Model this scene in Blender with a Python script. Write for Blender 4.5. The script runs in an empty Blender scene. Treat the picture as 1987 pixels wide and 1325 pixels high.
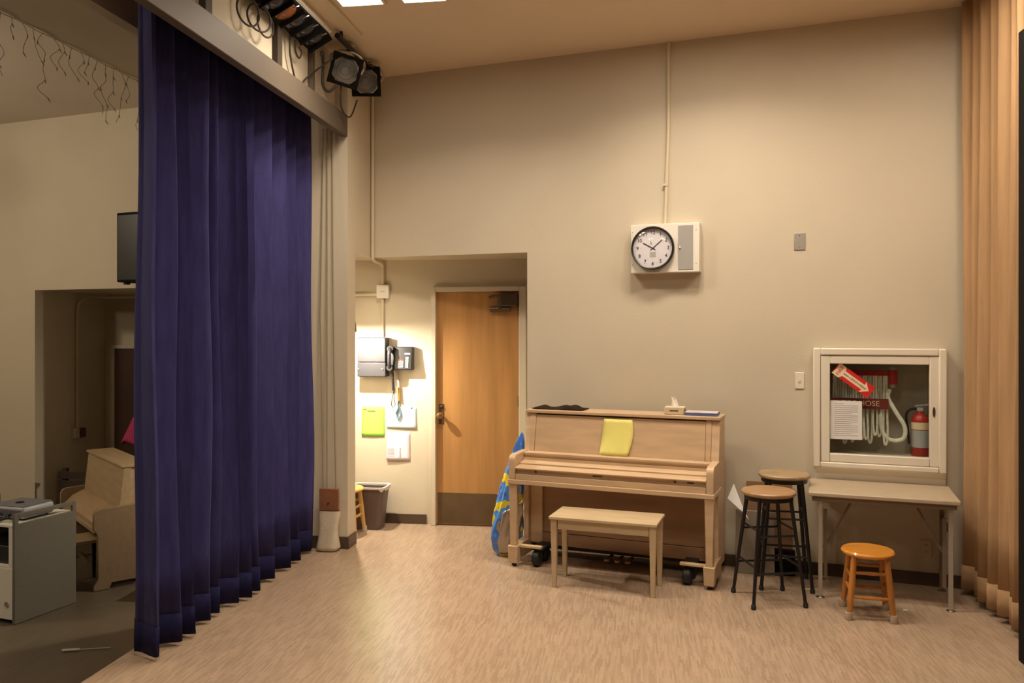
import bpy, bmesh, math, random
from mathutils import Vector, Matrix
random.seed(7)
R = math.radians
SC = bpy.context.scene
COL = SC.collection

# ------------------------------------------------------------------ camera
cam_d = bpy.data.cameras.new('camera')
cam_d.sensor_fit = 'HORIZONTAL'
cam_d.sensor_width = 36.0
cam_d.lens = 36.0 * 1600.0 / 1987.0
cam_d.shift_y = -(662.5 - 638.0) / 1987.0
cam_d.clip_start = 0.05
cam = bpy.data.objects.new('camera', cam_d)
cam.location = (0, 0, 1.7)
cam.rotation_euler = (R(90), 0, 0)
COL.objects.link(cam)
SC.camera = cam

# ------------------------------------------------------------------ world, exposure
w = bpy.data.worlds.new('world')
SC.world = w
w.use_nodes = True
w.node_tree.nodes['Background'].inputs[0].default_value = (0.9, 0.75, 0.6, 1)
w.node_tree.nodes['Background'].inputs[1].default_value = 0.02
SC.view_settings.view_transform = 'Standard'
SC.view_settings.look = 'None'
SC.view_settings.gamma = 1.0
SC.view_settings.use_curve_mapping = False
SC.view_settings.exposure = -0.25
SC.cycles.use_denoising = True
SC.cycles.max_bounces = 8
SC.cycles.transparent_max_bounces = 12
SC.cycles.sample_clamp_indirect = 6.0

STAGE_LIGHT = 30.0        # glow of the stage ceiling diffusers themselves
STAGE_WATT = 31.0        # light each louvred stage fixture throws down
TAN_WATT = 30.0          # open fixture next to the tan curtain
HALL_LIGHT = 125.0         # emission of the globe lamps added out of view in the hall
ALCOVE_WATT = 165.0       # bulb in the alcove lamp
WARM = (1.0, 0.85, 0.665)
CEIL = 3.81
LOW = -0.45              # hall floor lies below the stage


# ------------------------------------------------------------------ frames
class Frame:
    def __init__(s, ox, oy, deg):
        s.o = (ox, oy); s.a = R(deg)

    def pt(s, x, y):
        c, n = math.cos(s.a), math.sin(s.a)
        return (s.o[0] + x * c - y * n, s.o[1] + x * n + y * c)

    def at(s, ob, x, y, z=0.0, rot=0.0):
        wx, wy = s.pt(x, y)
        ob.location = (wx, wy, z)
        ob.rotation_euler = (0, 0, s.a + R(rot))
        return ob


WF = Frame(0.1192, 6.465, -20.7)    # along the piano wall: x right, y into the wall
PF = Frame(-1.27, 6.37, -8.2)       # along the proscenium: x upstage, y to the far wall
XF = Frame(0, 0, 0)


# ------------------------------------------------------------------ materials
def mat(name, col, rough=0.6, metal=0.0, var=0.0, vscale=8.0, bump=0.0, bscale=60.0, col2=None,
        stretch=None, spec=0.5, emit=None, estr=0.0, coat=0.0, sheen=0.0):
    m = bpy.data.materials.new(name)
    m.use_nodes = True
    nt = m.node_tree
    b = nt.nodes['Principled BSDF']
    b.inputs['Roughness'].default_value = rough
    b.inputs['Metallic'].default_value = metal
    b.inputs['Specular IOR Level'].default_value = spec
    b.inputs['Coat Weight'].default_value = coat
    if sheen:
        b.inputs['Sheen Weight'].default_value = sheen
        b.inputs['Sheen Roughness'].default_value = 0.35
        b.inputs['Sheen Tint'].default_value = (0.35, 0.38, 0.8, 1)
    b.inputs['Base Color'].default_value = (*col, 1)
    if emit:
        b.inputs['Emission Color'].default_value = (*emit, 1)
        b.inputs['Emission Strength'].default_value = estr
    if var or bump or col2:
        tc = nt.nodes.new('ShaderNodeTexCoord')
        mp = nt.nodes.new('ShaderNodeMapping')
        nt.links.new(tc.outputs['Object'], mp.inputs['Vector'])
        if stretch:
            mp.inputs['Scale'].default_value = stretch
        if var or col2:
            nz = nt.nodes.new('ShaderNodeTexNoise')
            nz.inputs['Scale'].default_value = vscale
            nz.inputs['Detail'].default_value = 5
            nt.links.new(mp.outputs[0], nz.inputs['Vector'])
            rp = nt.nodes.new('ShaderNodeValToRGB')
            c2 = col2 or tuple(min(1, c * (1 + var)) for c in col)
            c1 = col if col2 else tuple(c * (1 - var) for c in col)
            rp.color_ramp.elements[0].position = 0.32
            rp.color_ramp.elements[1].position = 0.68
            rp.color_ramp.elements[0].color = (*c1, 1)
            rp.color_ramp.elements[1].color = (*c2, 1)
            nt.links.new(nz.outputs['Fac'], rp.inputs['Fac'])
            nt.links.new(rp.outputs['Color'], b.inputs['Base Color'])
        if bump:
            nb = nt.nodes.new('ShaderNodeTexNoise')
            nb.inputs['Scale'].default_value = bscale
            nb.inputs['Detail'].default_value = 4
            nt.links.new(mp.outputs[0], nb.inputs['Vector'])
            bp = nt.nodes.new('ShaderNodeBump')
            bp.inputs['Strength'].default_value = bump
            bp.inputs['Distance'].default_value = 0.01
            nt.links.new(nb.outputs['Fac'], bp.inputs['Height'])
            nt.links.new(bp.outputs['Normal'], b.inputs['Normal'])
    return m


def mat_floor(name, base, dark, light, rough, rot):
    m = bpy.data.materials.new(name)
    m.use_nodes = True
    nt = m.node_tree
    b = nt.nodes['Principled BSDF']
    tc = nt.nodes.new('ShaderNodeTexCoord')
    mp = nt.nodes.new('ShaderNodeMapping')
    mp.inputs['Rotation'].default_value = (0, 0, rot)
    nt.links.new(tc.outputs['Object'], mp.inputs['Vector'])
    br = nt.nodes.new('ShaderNodeTexBrick')
    br.inputs['Scale'].default_value = 1.0
    br.inputs['Mortar Size'].default_value = 0.0
    br.inputs['Brick Width'].default_value = 0.10
    br.inputs['Row Height'].default_value = 0.0095
    br.inputs['Color1'].default_value = (*dark, 1)
    br.inputs['Color2'].default_value = (*light, 1)
    nt.links.new(mp.outputs[0], br.inputs['Vector'])
    nz = nt.nodes.new('ShaderNodeTexNoise')
    nz.inputs['Scale'].default_value = 2.2
    nz.inputs['Detail'].default_value = 6
    nt.links.new(tc.outputs['Object'], nz.inputs['Vector'])
    rp = nt.nodes.new('ShaderNodeValToRGB')
    rp.color_ramp.elements[0].position = 0.3
    rp.color_ramp.elements[0].color = (*[c * 0.88 for c in base], 1)
    rp.color_ramp.elements[1].position = 0.7
    rp.color_ramp.elements[1].color = (*[c * 1.1 for c in base], 1)
    nt.links.new(nz.outputs['Fac'], rp.inputs['Fac'])
    mx = nt.nodes.new('ShaderNodeMix')
    mx.data_type = 'RGBA'
    mx.inputs['Factor'].default_value = 0.52
    nt.links.new(rp.outputs['Color'], mx.inputs['A'])
    nt.links.new(br.outputs['Color'], mx.inputs['B'])
    nt.links.new(mx.outputs['Result'], b.inputs['Base Color'])
    b.inputs['Roughness'].default_value = rough
    b.inputs['Specular IOR Level'].default_value = 0.5
    return m


def mat_glass(name, tint=(0.95, 0.97, 0.95), gloss=0.08):
    m = bpy.data.materials.new(name)
    m.use_nodes = True
    nt = m.node_tree
    out = nt.nodes['Material Output']
    nt.nodes.remove(nt.nodes['Principled BSDF'])
    tr = nt.nodes.new('ShaderNodeBsdfTransparent')
    tr.inputs[0].default_value = (*tint, 1)
    gl = nt.nodes.new('ShaderNodeBsdfGlossy')
    gl.inputs['Roughness'].default_value = 0.03
    lw = nt.nodes.new('ShaderNodeLayerWeight')
    pw = nt.nodes.new('ShaderNodeMath')
    pw.operation = 'POWER'
    pw.inputs[1].default_value = 4.0
    nt.links.new(lw.outputs['Facing'], pw.inputs[0])
    fr = nt.nodes.new('ShaderNodeMath')
    fr.operation = 'MULTIPLY_ADD'
    fr.inputs[1].default_value = 0.7
    fr.inputs[2].default_value = 0.04
    nt.links.new(pw.outputs[0], fr.inputs[0])
    mx = nt.nodes.new('ShaderNodeMixShader')
    nt.links.new(fr.outputs[0], mx.inputs[0])
    nt.links.new(tr.outputs[0], mx.inputs[1])
    nt.links.new(gl.outputs[0], mx.inputs[2])
    nt.links.new(mx.outputs[0], out.inputs[0])
    return m


def mat_bag(name):
    m = mat(name, (0.05, 0.18, 0.62), 0.25, spec=0.7)
    nt = m.node_tree
    b = nt.nodes['Principled BSDF']
    tc = nt.nodes.new('ShaderNodeTexCoord')
    nz = nt.nodes.new('ShaderNodeTexNoise')
    nz.inputs['Scale'].default_value = 6.0
    nz.inputs['Detail'].default_value = 2
    nt.links.new(tc.outputs['Object'], nz.inputs['Vector'])
    rp = nt.nodes.new('ShaderNodeValToRGB')
    rp.color_ramp.interpolation = 'CONSTANT'
    e = rp.color_ramp.elements
    e[0].position = 0.0
    e[0].color = (0.04, 0.22, 0.10, 1)
    e[1].position = 0.30
    e[1].color = (0.42, 0.25, 0.12, 1)
    for p, c in ((0.38, (0.06, 0.19, 0.62, 1)), (0.48, (0.10, 0.30, 0.78, 1)), (0.565, (0.80, 0.66, 0.04, 1)),
                 (0.66, (0.06, 0.19, 0.62, 1))):
        x = e.new(p)
        x.color = c
    nt.links.new(nz.outputs['Fac'], rp.inputs['Fac'])
    nt.links.new(rp.outputs['Color'], b.inputs['Base Color'])
    return m


M = {
    'wall': mat('cream_wall_paint', (0.59, 0.52, 0.40), 0.7, var=0.03, vscale=1.5, bump=0.08, bscale=90),
    'ceil': mat('ceiling_paint', (0.72, 0.585, 0.43), 0.75, var=0.03, vscale=1.2, bump=0.05, bscale=60),
    'hallceil': mat('hall_ceiling_paint', (0.66, 0.585, 0.49), 0.8, var=0.03, vscale=1.2),
    'drape': mat('dark_unseen_wall', (0.05, 0.04, 0.035), 0.9),  # dark tone for the unseen front wall, to cut bounced fill light
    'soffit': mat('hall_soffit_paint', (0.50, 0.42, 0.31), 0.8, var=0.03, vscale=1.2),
    'beam': mat('shaded_beam_paint', (0.11, 0.086, 0.064), 0.55, var=0.03, vscale=3),  # colour darkened to stand for the weaker light on the beam
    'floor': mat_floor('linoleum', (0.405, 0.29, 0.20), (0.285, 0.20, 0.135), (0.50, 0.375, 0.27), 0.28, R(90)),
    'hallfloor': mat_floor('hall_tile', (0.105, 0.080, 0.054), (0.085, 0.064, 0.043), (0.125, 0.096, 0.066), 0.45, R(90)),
    'base': mat('vinyl_baseboard', (0.075, 0.046, 0.028), 0.5, var=0.1, vscale=5),
    'blue': mat('blue_curtain_cloth', (0.050, 0.047, 0.160), 0.9, var=0.14, vscale=30, bump=0.25, bscale=300, spec=0.15,
                stretch=(1, 1, 0.15), sheen=0.25),
    'bluehem': mat('blue_hem_cloth', (0.015, 0.014, 0.055), 0.9, var=0.1, vscale=30, spec=0.15),
    'tan': mat('tan_curtain_cloth', (0.44, 0.275, 0.145), 0.85, var=0.10, vscale=22, bump=0.2, bscale=200, spec=0.2,
               stretch=(1, 1, 0.08)),
    'tanhem': mat('tan_hem_cloth', (0.385, 0.24, 0.128), 0.85, var=0.08, vscale=22, spec=0.2),
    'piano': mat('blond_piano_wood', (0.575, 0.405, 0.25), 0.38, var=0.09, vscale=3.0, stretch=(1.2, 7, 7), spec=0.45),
    'piano2': mat('tan_piano_wood', (0.40, 0.29, 0.17), 0.45, var=0.08, vscale=3.0, stretch=(1.2, 7, 7)),
    'piano2shade': mat('shaded_end_panel_wood', (0.25, 0.17, 0.10), 0.5, var=0.08, vscale=3.0, stretch=(1.2, 7, 7)),  # piano wood darkened, shade on the end panels put into the colour
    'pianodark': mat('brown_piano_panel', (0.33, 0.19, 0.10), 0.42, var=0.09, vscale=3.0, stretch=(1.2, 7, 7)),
    'bench': mat('pale_bench_wood', (0.56, 0.43, 0.265), 0.42, var=0.08, vscale=3.0, stretch=(1.2, 7, 7)),
    'door': mat('honey_door_veneer', (0.40, 0.205, 0.07), 0.38, var=0.13, vscale=2.2, stretch=(6, 6, 0.5), spec=0.5),
    'darkdoor': mat('dark_door_wood', (0.065, 0.03, 0.016), 0.5, var=0.1, vscale=3),
    'kick': mat('bronze_kick_plate', (0.15, 0.10, 0.055), 0.42, metal=0.55, var=0.15, vscale=4),
    'brass': mat('worn_brass', (0.42, 0.27, 0.10), 0.3, metal=0.9),
    'closer': mat('bronze_closer', (0.10, 0.065, 0.04), 0.4, metal=0.5),
    'black': mat('black_plastic', (0.012, 0.012, 0.014), 0.35),
    'softblack': mat('matt_black', (0.006, 0.005, 0.005), 0.8, spec=0.2),
    'blacksteel': mat('black_steel', (0.012, 0.011, 0.011), 0.38, metal=0.2),
    'rubber': mat('black_rubber', (0.012, 0.013, 0.016), 0.55),
    'steel': mat('brushed_steel', (0.50, 0.46, 0.40), 0.42, metal=0.6),
    'chrome': mat('chrome', (0.7, 0.68, 0.63), 0.2, metal=1.0),
    'stoolseat': mat('worn_stool_wood', (0.36, 0.21, 0.10), 0.4, var=0.2, vscale=4, stretch=(1, 8, 4)),
    'stoolseat2': mat('grey_stool_wood', (0.36, 0.25, 0.14), 0.5, var=0.2, vscale=4, stretch=(1, 8, 4)),
    'orange': mat('orange_varnished_wood', (0.66, 0.27, 0.035), 0.25, var=0.15, vscale=4, stretch=(1, 7, 4), coat=0.4),
    'orangeleg': mat('orange_leg_wood', (0.45, 0.18, 0.035), 0.35, var=0.15, vscale=5, stretch=(6, 6, 1)),
    'yellowstool': mat('yellow_varnished_wood', (0.62, 0.36, 0.10), 0.3, var=0.12, vscale=4),
    'tip': mat('cream_rubber_tip', (0.50, 0.40, 0.30), 0.6),
    'cabinet': mat('cabinet_cream_enamel', (0.78, 0.715, 0.60), 0.35, var=0.02, vscale=4),
    'cabin': mat('cabinet_inside_paint', (0.50, 0.44, 0.35), 0.7),
    'glass': mat_glass('window_glass'),
    'lens': mat_glass('clock_glass', (1, 1, 1)),
    'hose': mat('canvas_hose', (0.80, 0.79, 0.72), 0.85, var=0.12, vscale=40),
    'red': mat('red_enamel', (0.42, 0.025, 0.02), 0.4),
    'redsign': mat('red_sticker', (0.62, 0.02, 0.015), 0.5),
    'cream': mat('cream_print', (0.80, 0.66, 0.46), 0.6),
    'darkred': mat('dark_red_band', (0.20, 0.025, 0.018), 0.7),
    'paper': mat('white_paper', (0.78, 0.76, 0.76), 0.8),
    'greytext': mat('grey_print', (0.42, 0.41, 0.42), 0.8),
    'ink': mat('dark_ink', (0.03, 0.03, 0.035), 0.7),
    'yellowpaper': mat('yellow_paper', (0.82, 0.76, 0.22), 0.8, var=0.04, vscale=10),
    'greenpaper': mat('green_paper', (0.36, 0.78, 0.10), 0.8),
    'bluepaper': mat('pale_blue_paper', (0.62, 0.74, 0.82), 0.8),
    'pinkpaper': mat('pale_pink_paper', (0.80, 0.68, 0.78), 0.8),
    'clockface': mat('clock_face', (0.74, 0.72, 0.76), 0.4),
    'clockbox': mat('clock_housing_enamel', (0.80, 0.76, 0.68), 0.4),
    'grille': mat('grey_speaker_grille', (0.40, 0.385, 0.365), 0.55, metal=0.2, bump=0.5, bscale=500),
    'diffuser': mat('lamp_diffuser', (0.8, 0.8, 0.8), 0.6, emit=WARM, estr=STAGE_LIGHT),
    'addedglobe': mat('added_globe_glow', (0.8, 0.8, 0.8), 0.6, emit=(1.0, 0.84, 0.62), estr=HALL_LIGHT),  # glow of the globes added to fill the hall
    'white': mat('white_enamel', (0.80, 0.78, 0.74), 0.45),
    'bulb': mat('lit_bulb', (1, 1, 1), 0.5, emit=(1.0, 0.86, 0.62), estr=60),
    'grey': mat('grey_control_box', (0.028, 0.027, 0.033), 0.45),
    'graphite': mat('graphite_handset', (0.022, 0.021, 0.024), 0.3),
    'keys': mat('grey_phone_keys', (0.55, 0.55, 0.55), 0.5),
    'table': mat('beige_laminate', (0.46, 0.37, 0.26), 0.42, var=0.05, vscale=20),
    'tableedge': mat('table_frame_brown', (0.17, 0.125, 0.08), 0.5),
    'cart': mat('grey_cart_laminate', (0.145, 0.132, 0.105), 0.6, var=0.03, vscale=40),
    'cartwhite': mat('cart_white_laminate', (0.72, 0.70, 0.64), 0.5),
    'projector': mat('grey_projector', (0.13, 0.13, 0.155), 0.45),
    'silver': mat('silver_plastic', (0.42, 0.42, 0.45), 0.35),
    'canvas': mat('sandbag_canvas', (0.58, 0.50, 0.38), 0.9, var=0.08, vscale=9, bump=0.3, bscale=80),
    'board': mat('red_brown_board', (0.26, 0.10, 0.045), 0.65, var=0.2, vscale=8),
    'rope': mat('grey_rope', (0.30, 0.25, 0.17), 0.9),
    'trash': mat('brown_bin_plastic', (0.115, 0.075, 0.068), 0.5),
    'liner': mat('white_bin_liner', (0.75, 0.72, 0.68), 0.45),
    'cardboard': mat('cardboard', (0.30, 0.165, 0.085), 0.8, var=0.06, vscale=6),
    'bag': mat_bag('patchwork_foil_bag'),
    'bagsilver': mat('silver_foil', (0.42, 0.35, 0.29), 0.22, metal=0.6),
    'pink': mat('pink_cloth', (0.75, 0.08, 0.26), 0.7),
    'bookblue': mat('blue_book_cloth', (0.12, 0.15, 0.34), 0.5),
    'bookwhite': mat('book_cover_print', (0.62, 0.58, 0.60), 0.45, var=0.2, vscale=25),
    'cloth': mat('dark_brown_cloth', (0.028, 0.016, 0.011), 0.95, spec=0.1),
    'tissue': mat('tissue_box_card', (0.66, 0.54, 0.36), 0.7),
    'tissuepaper': mat('tissue_paper', (0.85, 0.80, 0.73), 0.9),
    'gelorange': mat('amber_gel', (0.22, 0.065, 0.02), 0.25),
    'gelblue': mat('dark_blue_gel', (0.012, 0.013, 0.022), 0.15),
    'floodlens': mat('ribbed_flood_lens', (0.16, 0.155, 0.15), 0.3, var=0.5, vscale=9),
    'cordbrown': mat('dark_cable', (0.035, 0.026, 0.018), 0.6),
    'pipe': mat('painted_conduit', (0.64, 0.555, 0.40), 0.55),
    'darkwood': mat('dark_brown_wood', (0.05, 0.035, 0.024), 0.7),
    'blond': mat('tan_hardwood', (0.60, 0.43, 0.24), 0.45),
    'icicle': mat('dark_wire', (0.20, 0.16, 0.12), 0.6),
    'plate': mat('ivory_plate', (0.58, 0.49, 0.36), 0.45),
    'iron': mat('rusty_brown_plastic', (0.10, 0.045, 0.035), 0.6),
    'clear': mat('clear_plastic', (0.55, 0.50, 0.47), 0.15),
    'cyan': mat('slate_blue_cord', (0.16, 0.27, 0.34), 0.7),
    'tagorange': mat('orange_tag', (0.72, 0.42, 0.16), 0.6),
}


# ------------------------------------------------------------------ mesh helper
class MB:
    def __init__(s):
        s.v = []
        s.f = []

    def box(s, x0, x1, y0, y1, z0, z1):
        b = len(s.v)
        s.v += [(x0, y0, z0), (x1, y0, z0), (x1, y1, z0), (x0, y1, z0), (x0, y0, z1), (x1, y0, z1), (x1, y1, z1), (x0, y1, z1)]
        for q in ((0, 3, 2, 1), (4, 5, 6, 7), (0, 1, 5, 4), (1, 2, 6, 5), (2, 3, 7, 6), (3, 0, 4, 7)):
            s.f.append(tuple(b + i for i in q))
        return s

    def taper(s, cx, cy, z0, z1, a0, a1, dx=0, dy=0, b0=None, b1=None):
        b0 = a0 if b0 is None else b0
        b1 = a1 if b1 is None else b1
        k = len(s.v)
        for (z, a, bb, ox, oy) in ((z0, a0, b0, 0, 0), (z1, a1, b1, dx, dy)):
            s.v += [(cx + ox - a, cy + oy - bb, z), (cx + ox + a, cy + oy - bb, z), (cx + ox + a, cy + oy + bb, z), (cx + ox - a, cy + oy + bb, z)]
        for q in ((0, 3, 2, 1), (4, 5, 6, 7), (0, 1, 5, 4), (1, 2, 6, 5), (2, 3, 7, 6), (3, 0, 4, 7)):
            s.f.append(tuple(k + i for i in q))
        return s

    def ring(s, c, ax, r, n, sc=(1, 1), ph=0.0):
        ax = Vector(ax).normalized()
        up = Vector((0, 0, 1)) if abs(ax.z) < 0.9 else Vector((1, 0, 0))
        a = ax.cross(up).normalized()
        b = ax.cross(a).normalized()
        k = len(s.v)
        for i in range(n):
            t = 2 * math.pi * i / n + ph
            p = Vector(c) + a * (r * sc[0] * math.cos(t)) + b * (r * sc[1] * math.sin(t))
            s.v.append(tuple(p))
        return k

    def bridge(s, k0, k1, n):
        for i in range(n):
            j = (i + 1) % n
            s.f.append((k0 + i, k0 + j, k1 + j, k1 + i))

    def tube(s, pts, r, n=8, caps=True, closed=False):
        pts = [Vector(p) for p in pts]
        rs = r if isinstance(r, (list, tuple)) else [r] * len(pts)
        N = len(pts)
        # parallel transported frame
        t0 = (pts[1] - pts[0]).normalized()
        up = Vector((0, 0, 1)) if abs(t0.z) < 0.9 else Vector((1, 0, 0))
        nrm = t0.cross(up).normalized()
        ks = []
        for i in range(N):
            if closed:
                t = (pts[(i + 1) % N] - pts[i - 1]).normalized()
            else:
                t = (pts[min(i + 1, N - 1)] - pts[max(i - 1, 0)]).normalized()
            nrm = (nrm - t * nrm.dot(t))
            nrm = nrm.normalized() if nrm.length > 1e-6 else t.orthogonal().normalized()
            bi = t.cross(nrm)
            ks.append(len(s.v))
            for j in range(n):
                a = 2 * math.pi * j / n
                s.v.append(tuple(pts[i] + nrm * (rs[i] * math.cos(a)) + bi * (rs[i] * math.sin(a))))
        for i in range(N - 1):
            s.bridge(ks[i], ks[i + 1], n)
        if closed:
            s.bridge(ks[-1], ks[0], n)
        elif caps:
            s.f.append(tuple(ks[0] + j for j in reversed(range(n))))
            s.f.append(tuple(ks[-1] + j for j in range(n)))
        return s

    def cyl(s, p0, p1, r0, r1=None, n=14):
        return s.tube([p0, p1], [r0, r0 if r1 is None else r1], n)

    def lathe(s, prof, n=28, cx=0, cy=0, cz=0, axis='z', cap=True):
        ks = []
        for (r, h) in prof:
            ks.append(len(s.v))
            for i in range(n):
                t = 2 * math.pi * i / n
                a, b = r * math.cos(t), r * math.sin(t)
                if axis == 'z':
                    s.v.append((cx + a, cy + b, cz + h))
                elif axis == 'y':      # faces -y: h measured towards the room
                    s.v.append((cx + a, cy - h, cz + b))
                else:
                    s.v.append((cx + h, cy + a, cz + b))
        for i in range(len(ks) - 1):
            s.bridge(ks[i], ks[i + 1], n)
        if cap:
            s.f.append(tuple(ks[0] + j for j in reversed(range(n))))
            s.f.append(tuple(ks[-1] + j for j in range(n)))
        return s

    def prism(s, poly, a, b, plane='yz'):
        n = len(poly)
        k = len(s.v)
        for d in (a, b):
            for (p, q) in poly:
                s.v.append((d, p, q) if plane == 'yz' else ((p, d, q) if plane == 'xz' else (p, q, d)))
        s.f.append(tuple(k + i for i in reversed(range(n))))
        s.f.append(tuple(k + n + i for i in range(n)))
        for i in range(n):
            j = (i + 1) % n
            s.f.append((k + i, k + j, k + n + j, k + n + i))
        return s

    def grid(s, fn, nu, nv):
        k = len(s.v)
        for i in range(nu + 1):
            for j in range(nv + 1):
                s.v.append(tuple(fn(i / nu, j / nv)))
        for i in range(nu):
            for j in range(nv):
                a = k + i * (nv + 1) + j
                s.f.append((a, a + nv + 1, a + nv + 2, a + 1))
        return s

    def rotx(s, start, ang, c):
        m = Matrix.Translation(c) @ Matrix.Rotation(ang, 4, 'X') @ Matrix.Translation(-Vector(c))
        s.v[start:] = [tuple(m @ Vector(p)) for p in s.v[start:]]
        return s

    def xf(s, m):
        s.v = [tuple(m @ Vector(p)) for p in s.v]
        return s

    def build(s, name, m, parent=None, bevel=0.0, solid=0.0, smooth=35, kind=None):
        me = bpy.data.meshes.new(name)
        me.from_pydata(s.v, [], s.f)
        bm = bmesh.new()
        bm.from_mesh(me)
        bmesh.ops.recalc_face_normals(bm, faces=bm.faces)
        bm.to_mesh(me)
        bm.free()
        me.materials.append(M[m] if isinstance(m, str) else m)
        if smooth:
            me.polygons.foreach_set('use_smooth', [True] * len(me.polygons))
            me.set_sharp_from_angle(angle=R(smooth))
        o = bpy.data.objects.new(name, me)
        COL.objects.link(o)
        if parent:
            o.parent = parent
        if solid:
            md = o.modifiers.new('solid', 'SOLIDIFY')
            md.thickness = solid
            md.offset = 0
        if bevel:
            md = o.modifiers.new('bevel', 'BEVEL')
            md.width = bevel
            md.segments = 2
            md.limit_method = 'ANGLE'
            md.angle_limit = R(40)
        if kind:
            o['kind'] = kind
        return o


def tag(o, label, cat, group=None):
    o['label'] = label
    o['category'] = cat
    if group:
        o['group'] = group
    return o


def thing(name, label, cat, fr, x, y, z=0.0, rot=0.0, group=None):
    o = bpy.data.objects.new(name, None)
    o.empty_display_size = 0.1
    COL.objects.link(o)
    fr.at(o, x, y, z, rot)
    return tag(o, label, cat, group)


def struct(o, fr=XF, x=0, y=0, z=0):
    o['kind'] = 'structure'
    return fr.at(o, x, y, z)


def text_part(s, size, m, parent, name, x, y, z, roll=0.0, ext=0.0006, font_scale_x=1.0):
    cu = bpy.data.curves.new('t', 'FONT')
    cu.body = s
    cu.size = size
    cu.align_x = 'CENTER'
    cu.align_y = 'CENTER'
    cu.extrude = ext
    cu.resolution_u = 3
    to = bpy.data.objects.new('t', cu)
    COL.objects.link(to)
    dg = bpy.context.evaluated_depsgraph_get()
    dg.update()
    me = bpy.data.meshes.new_from_object(to.evaluated_get(dg))
    bpy.data.objects.remove(to)
    bpy.data.curves.remove(cu)
    me.transform(Matrix.Translation((x, y, z)) @ Matrix.Rotation(roll, 4, 'Y') @ Matrix.Rotation(R(90), 4, 'X') @ Matrix.Diagonal((font_scale_x, 1, 1, 1)))
    me.materials.clear()
    me.materials.append(M[m])
    me.name = name
    o = bpy.data.objects.new(name, me)
    COL.objects.link(o)
    o.parent = parent
    return o


def copy_tree(o, parent=None):
    c = o.copy()
    COL.objects.link(c)
    c.parent = parent
    for ch in list(o.children):
        copy_tree(ch, c)
    return c


def arc(c, r, a0, a1, n, plane='xz', y=0.0):
    out = []
    for i in range(n + 1):
        t = R(a0 + (a1 - a0) * i / n)
        a, b = c[0] + r * math.cos(t), c[1] + r * math.sin(t)
        out.append((a, y, b) if plane == 'xz' else ((y, a, b) if plane == 'yz' else (a, b, y)))
    return out


def smooth_path(pts, per=6):
    P = [Vector(p) for p in pts]
    out = []
    for i in range(len(P) - 1):
        p0, p1, p2, p3 = P[max(i - 1, 0)], P[i], P[i + 1], P[min(i + 2, len(P) - 1)]
        for k in range(per):
            t = k / per
            out.append(0.5 * ((2 * p1) + (-p0 + p2) * t + (2 * p0 - 5 * p1 + 4 * p2 - p3) * t * t + (-p0 + 3 * p1 - 3 * p2 + p3) * t ** 3))
    out.append(P[-1])
    return out


# ================================================================== the setting
# stage floor (raised) and hall floor
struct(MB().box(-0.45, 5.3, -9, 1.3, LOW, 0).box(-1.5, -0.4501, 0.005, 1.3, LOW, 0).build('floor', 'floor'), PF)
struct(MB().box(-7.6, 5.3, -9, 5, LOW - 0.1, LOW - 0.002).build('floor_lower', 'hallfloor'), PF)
struct(MB().box(-1.0, 5.4, -9.1, 5, CEIL, CEIL + 0.1).build('ceiling', 'ceil'), PF)
struct(MB().box(-7.7, -1.0, -9.1, 5, CEIL, CEIL + 0.1).build('ceiling_hall', 'hallceil'), PF)


def holed_wall(u0, u1, z0, z1, y0, y1, holes):
    us = sorted({u0, u1, *[h[0] for h in holes], *[h[1] for h in holes]})
    zs = sorted({z0, z1, *[h[2] for h in holes], *[h[3] for h in holes]})
    m = MB()
    for a, b in zip(us, us[1:]):
        for c, d in zip(zs, zs[1:]):
            um, zm = (a + b) / 2, (c + d) / 2
            if any(h[0] < um < h[1] and h[2] < zm < h[3] for h in holes):
                continue
            m.box(a, b, y0, y1, c, d)
    bm = bmesh.new()
    me = bpy.data.meshes.new('x')
    me.from_pydata(m.v, [], m.f)
    bm.from_mesh(me)
    bmesh.ops.remove_doubles(bm, verts=bm.verts, dist=1e-5)
    # drop the inner faces shared by two cells
    seen = {}
    for f in bm.faces:
        seen.setdefault(tuple(sorted(v.index for v in f.verts)), []).append(f)
    dead = []
    bm.verts.index_update()
    seen = {}
    for f in bm.faces:
        seen.setdefault(tuple(sorted(v.index for v in f.verts)), []).append(f)
    for fs in seen.values():
        if len(fs) > 1:
            dead += fs
    bmesh.ops.delete(bm, geom=dead, context='FACES')
    bm.verts.index_update()
    out = MB()
    out.v = [tuple(v.co) for v in bm.verts]
    out.f = [tuple(v.index for v in f.verts) for f in bm.faces]
    bm.free()
    return out


ALC_H = 2.30
HALC_H = 2.09
struct(holed_wall(-9.5, 4.6, LOW, CEIL, 0, 0.09,
                  [(-2.45, 0.0, LOW, ALC_H), (-5.28, -3.3, LOW, HALC_H), (2.195, 2.845, 0.835, 1.485)]).build('wall_back', 'wall'), WF)

# stage alcove behind the wall
BP = 0.88      # alcove back wall plane (proscenium frame)
struct(MB().box(-1.5, 1.46, BP, BP + 0.1, 0, ALC_H + 0.1).build('wall_alcove', 'wall'), PF)
struct(MB().box(1.362, 1.46, 0.39, BP, 0, ALC_H + 0.1).build('wall_alcove_side', 'wall'), PF)
a0, a1 = PF.pt(-1.5, BP), PF.pt(1.362, BP)
b0, b1 = WF.pt(-2.55, 0.088), WF.pt(0.0, 0.088)
mb = MB()
poly = [b0, b1, a1, a0]
mb.prism(poly, ALC_H, ALC_H + 0.06, 'xy')
struct(mb.build('ceiling_alcove', 'wall'))
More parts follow.
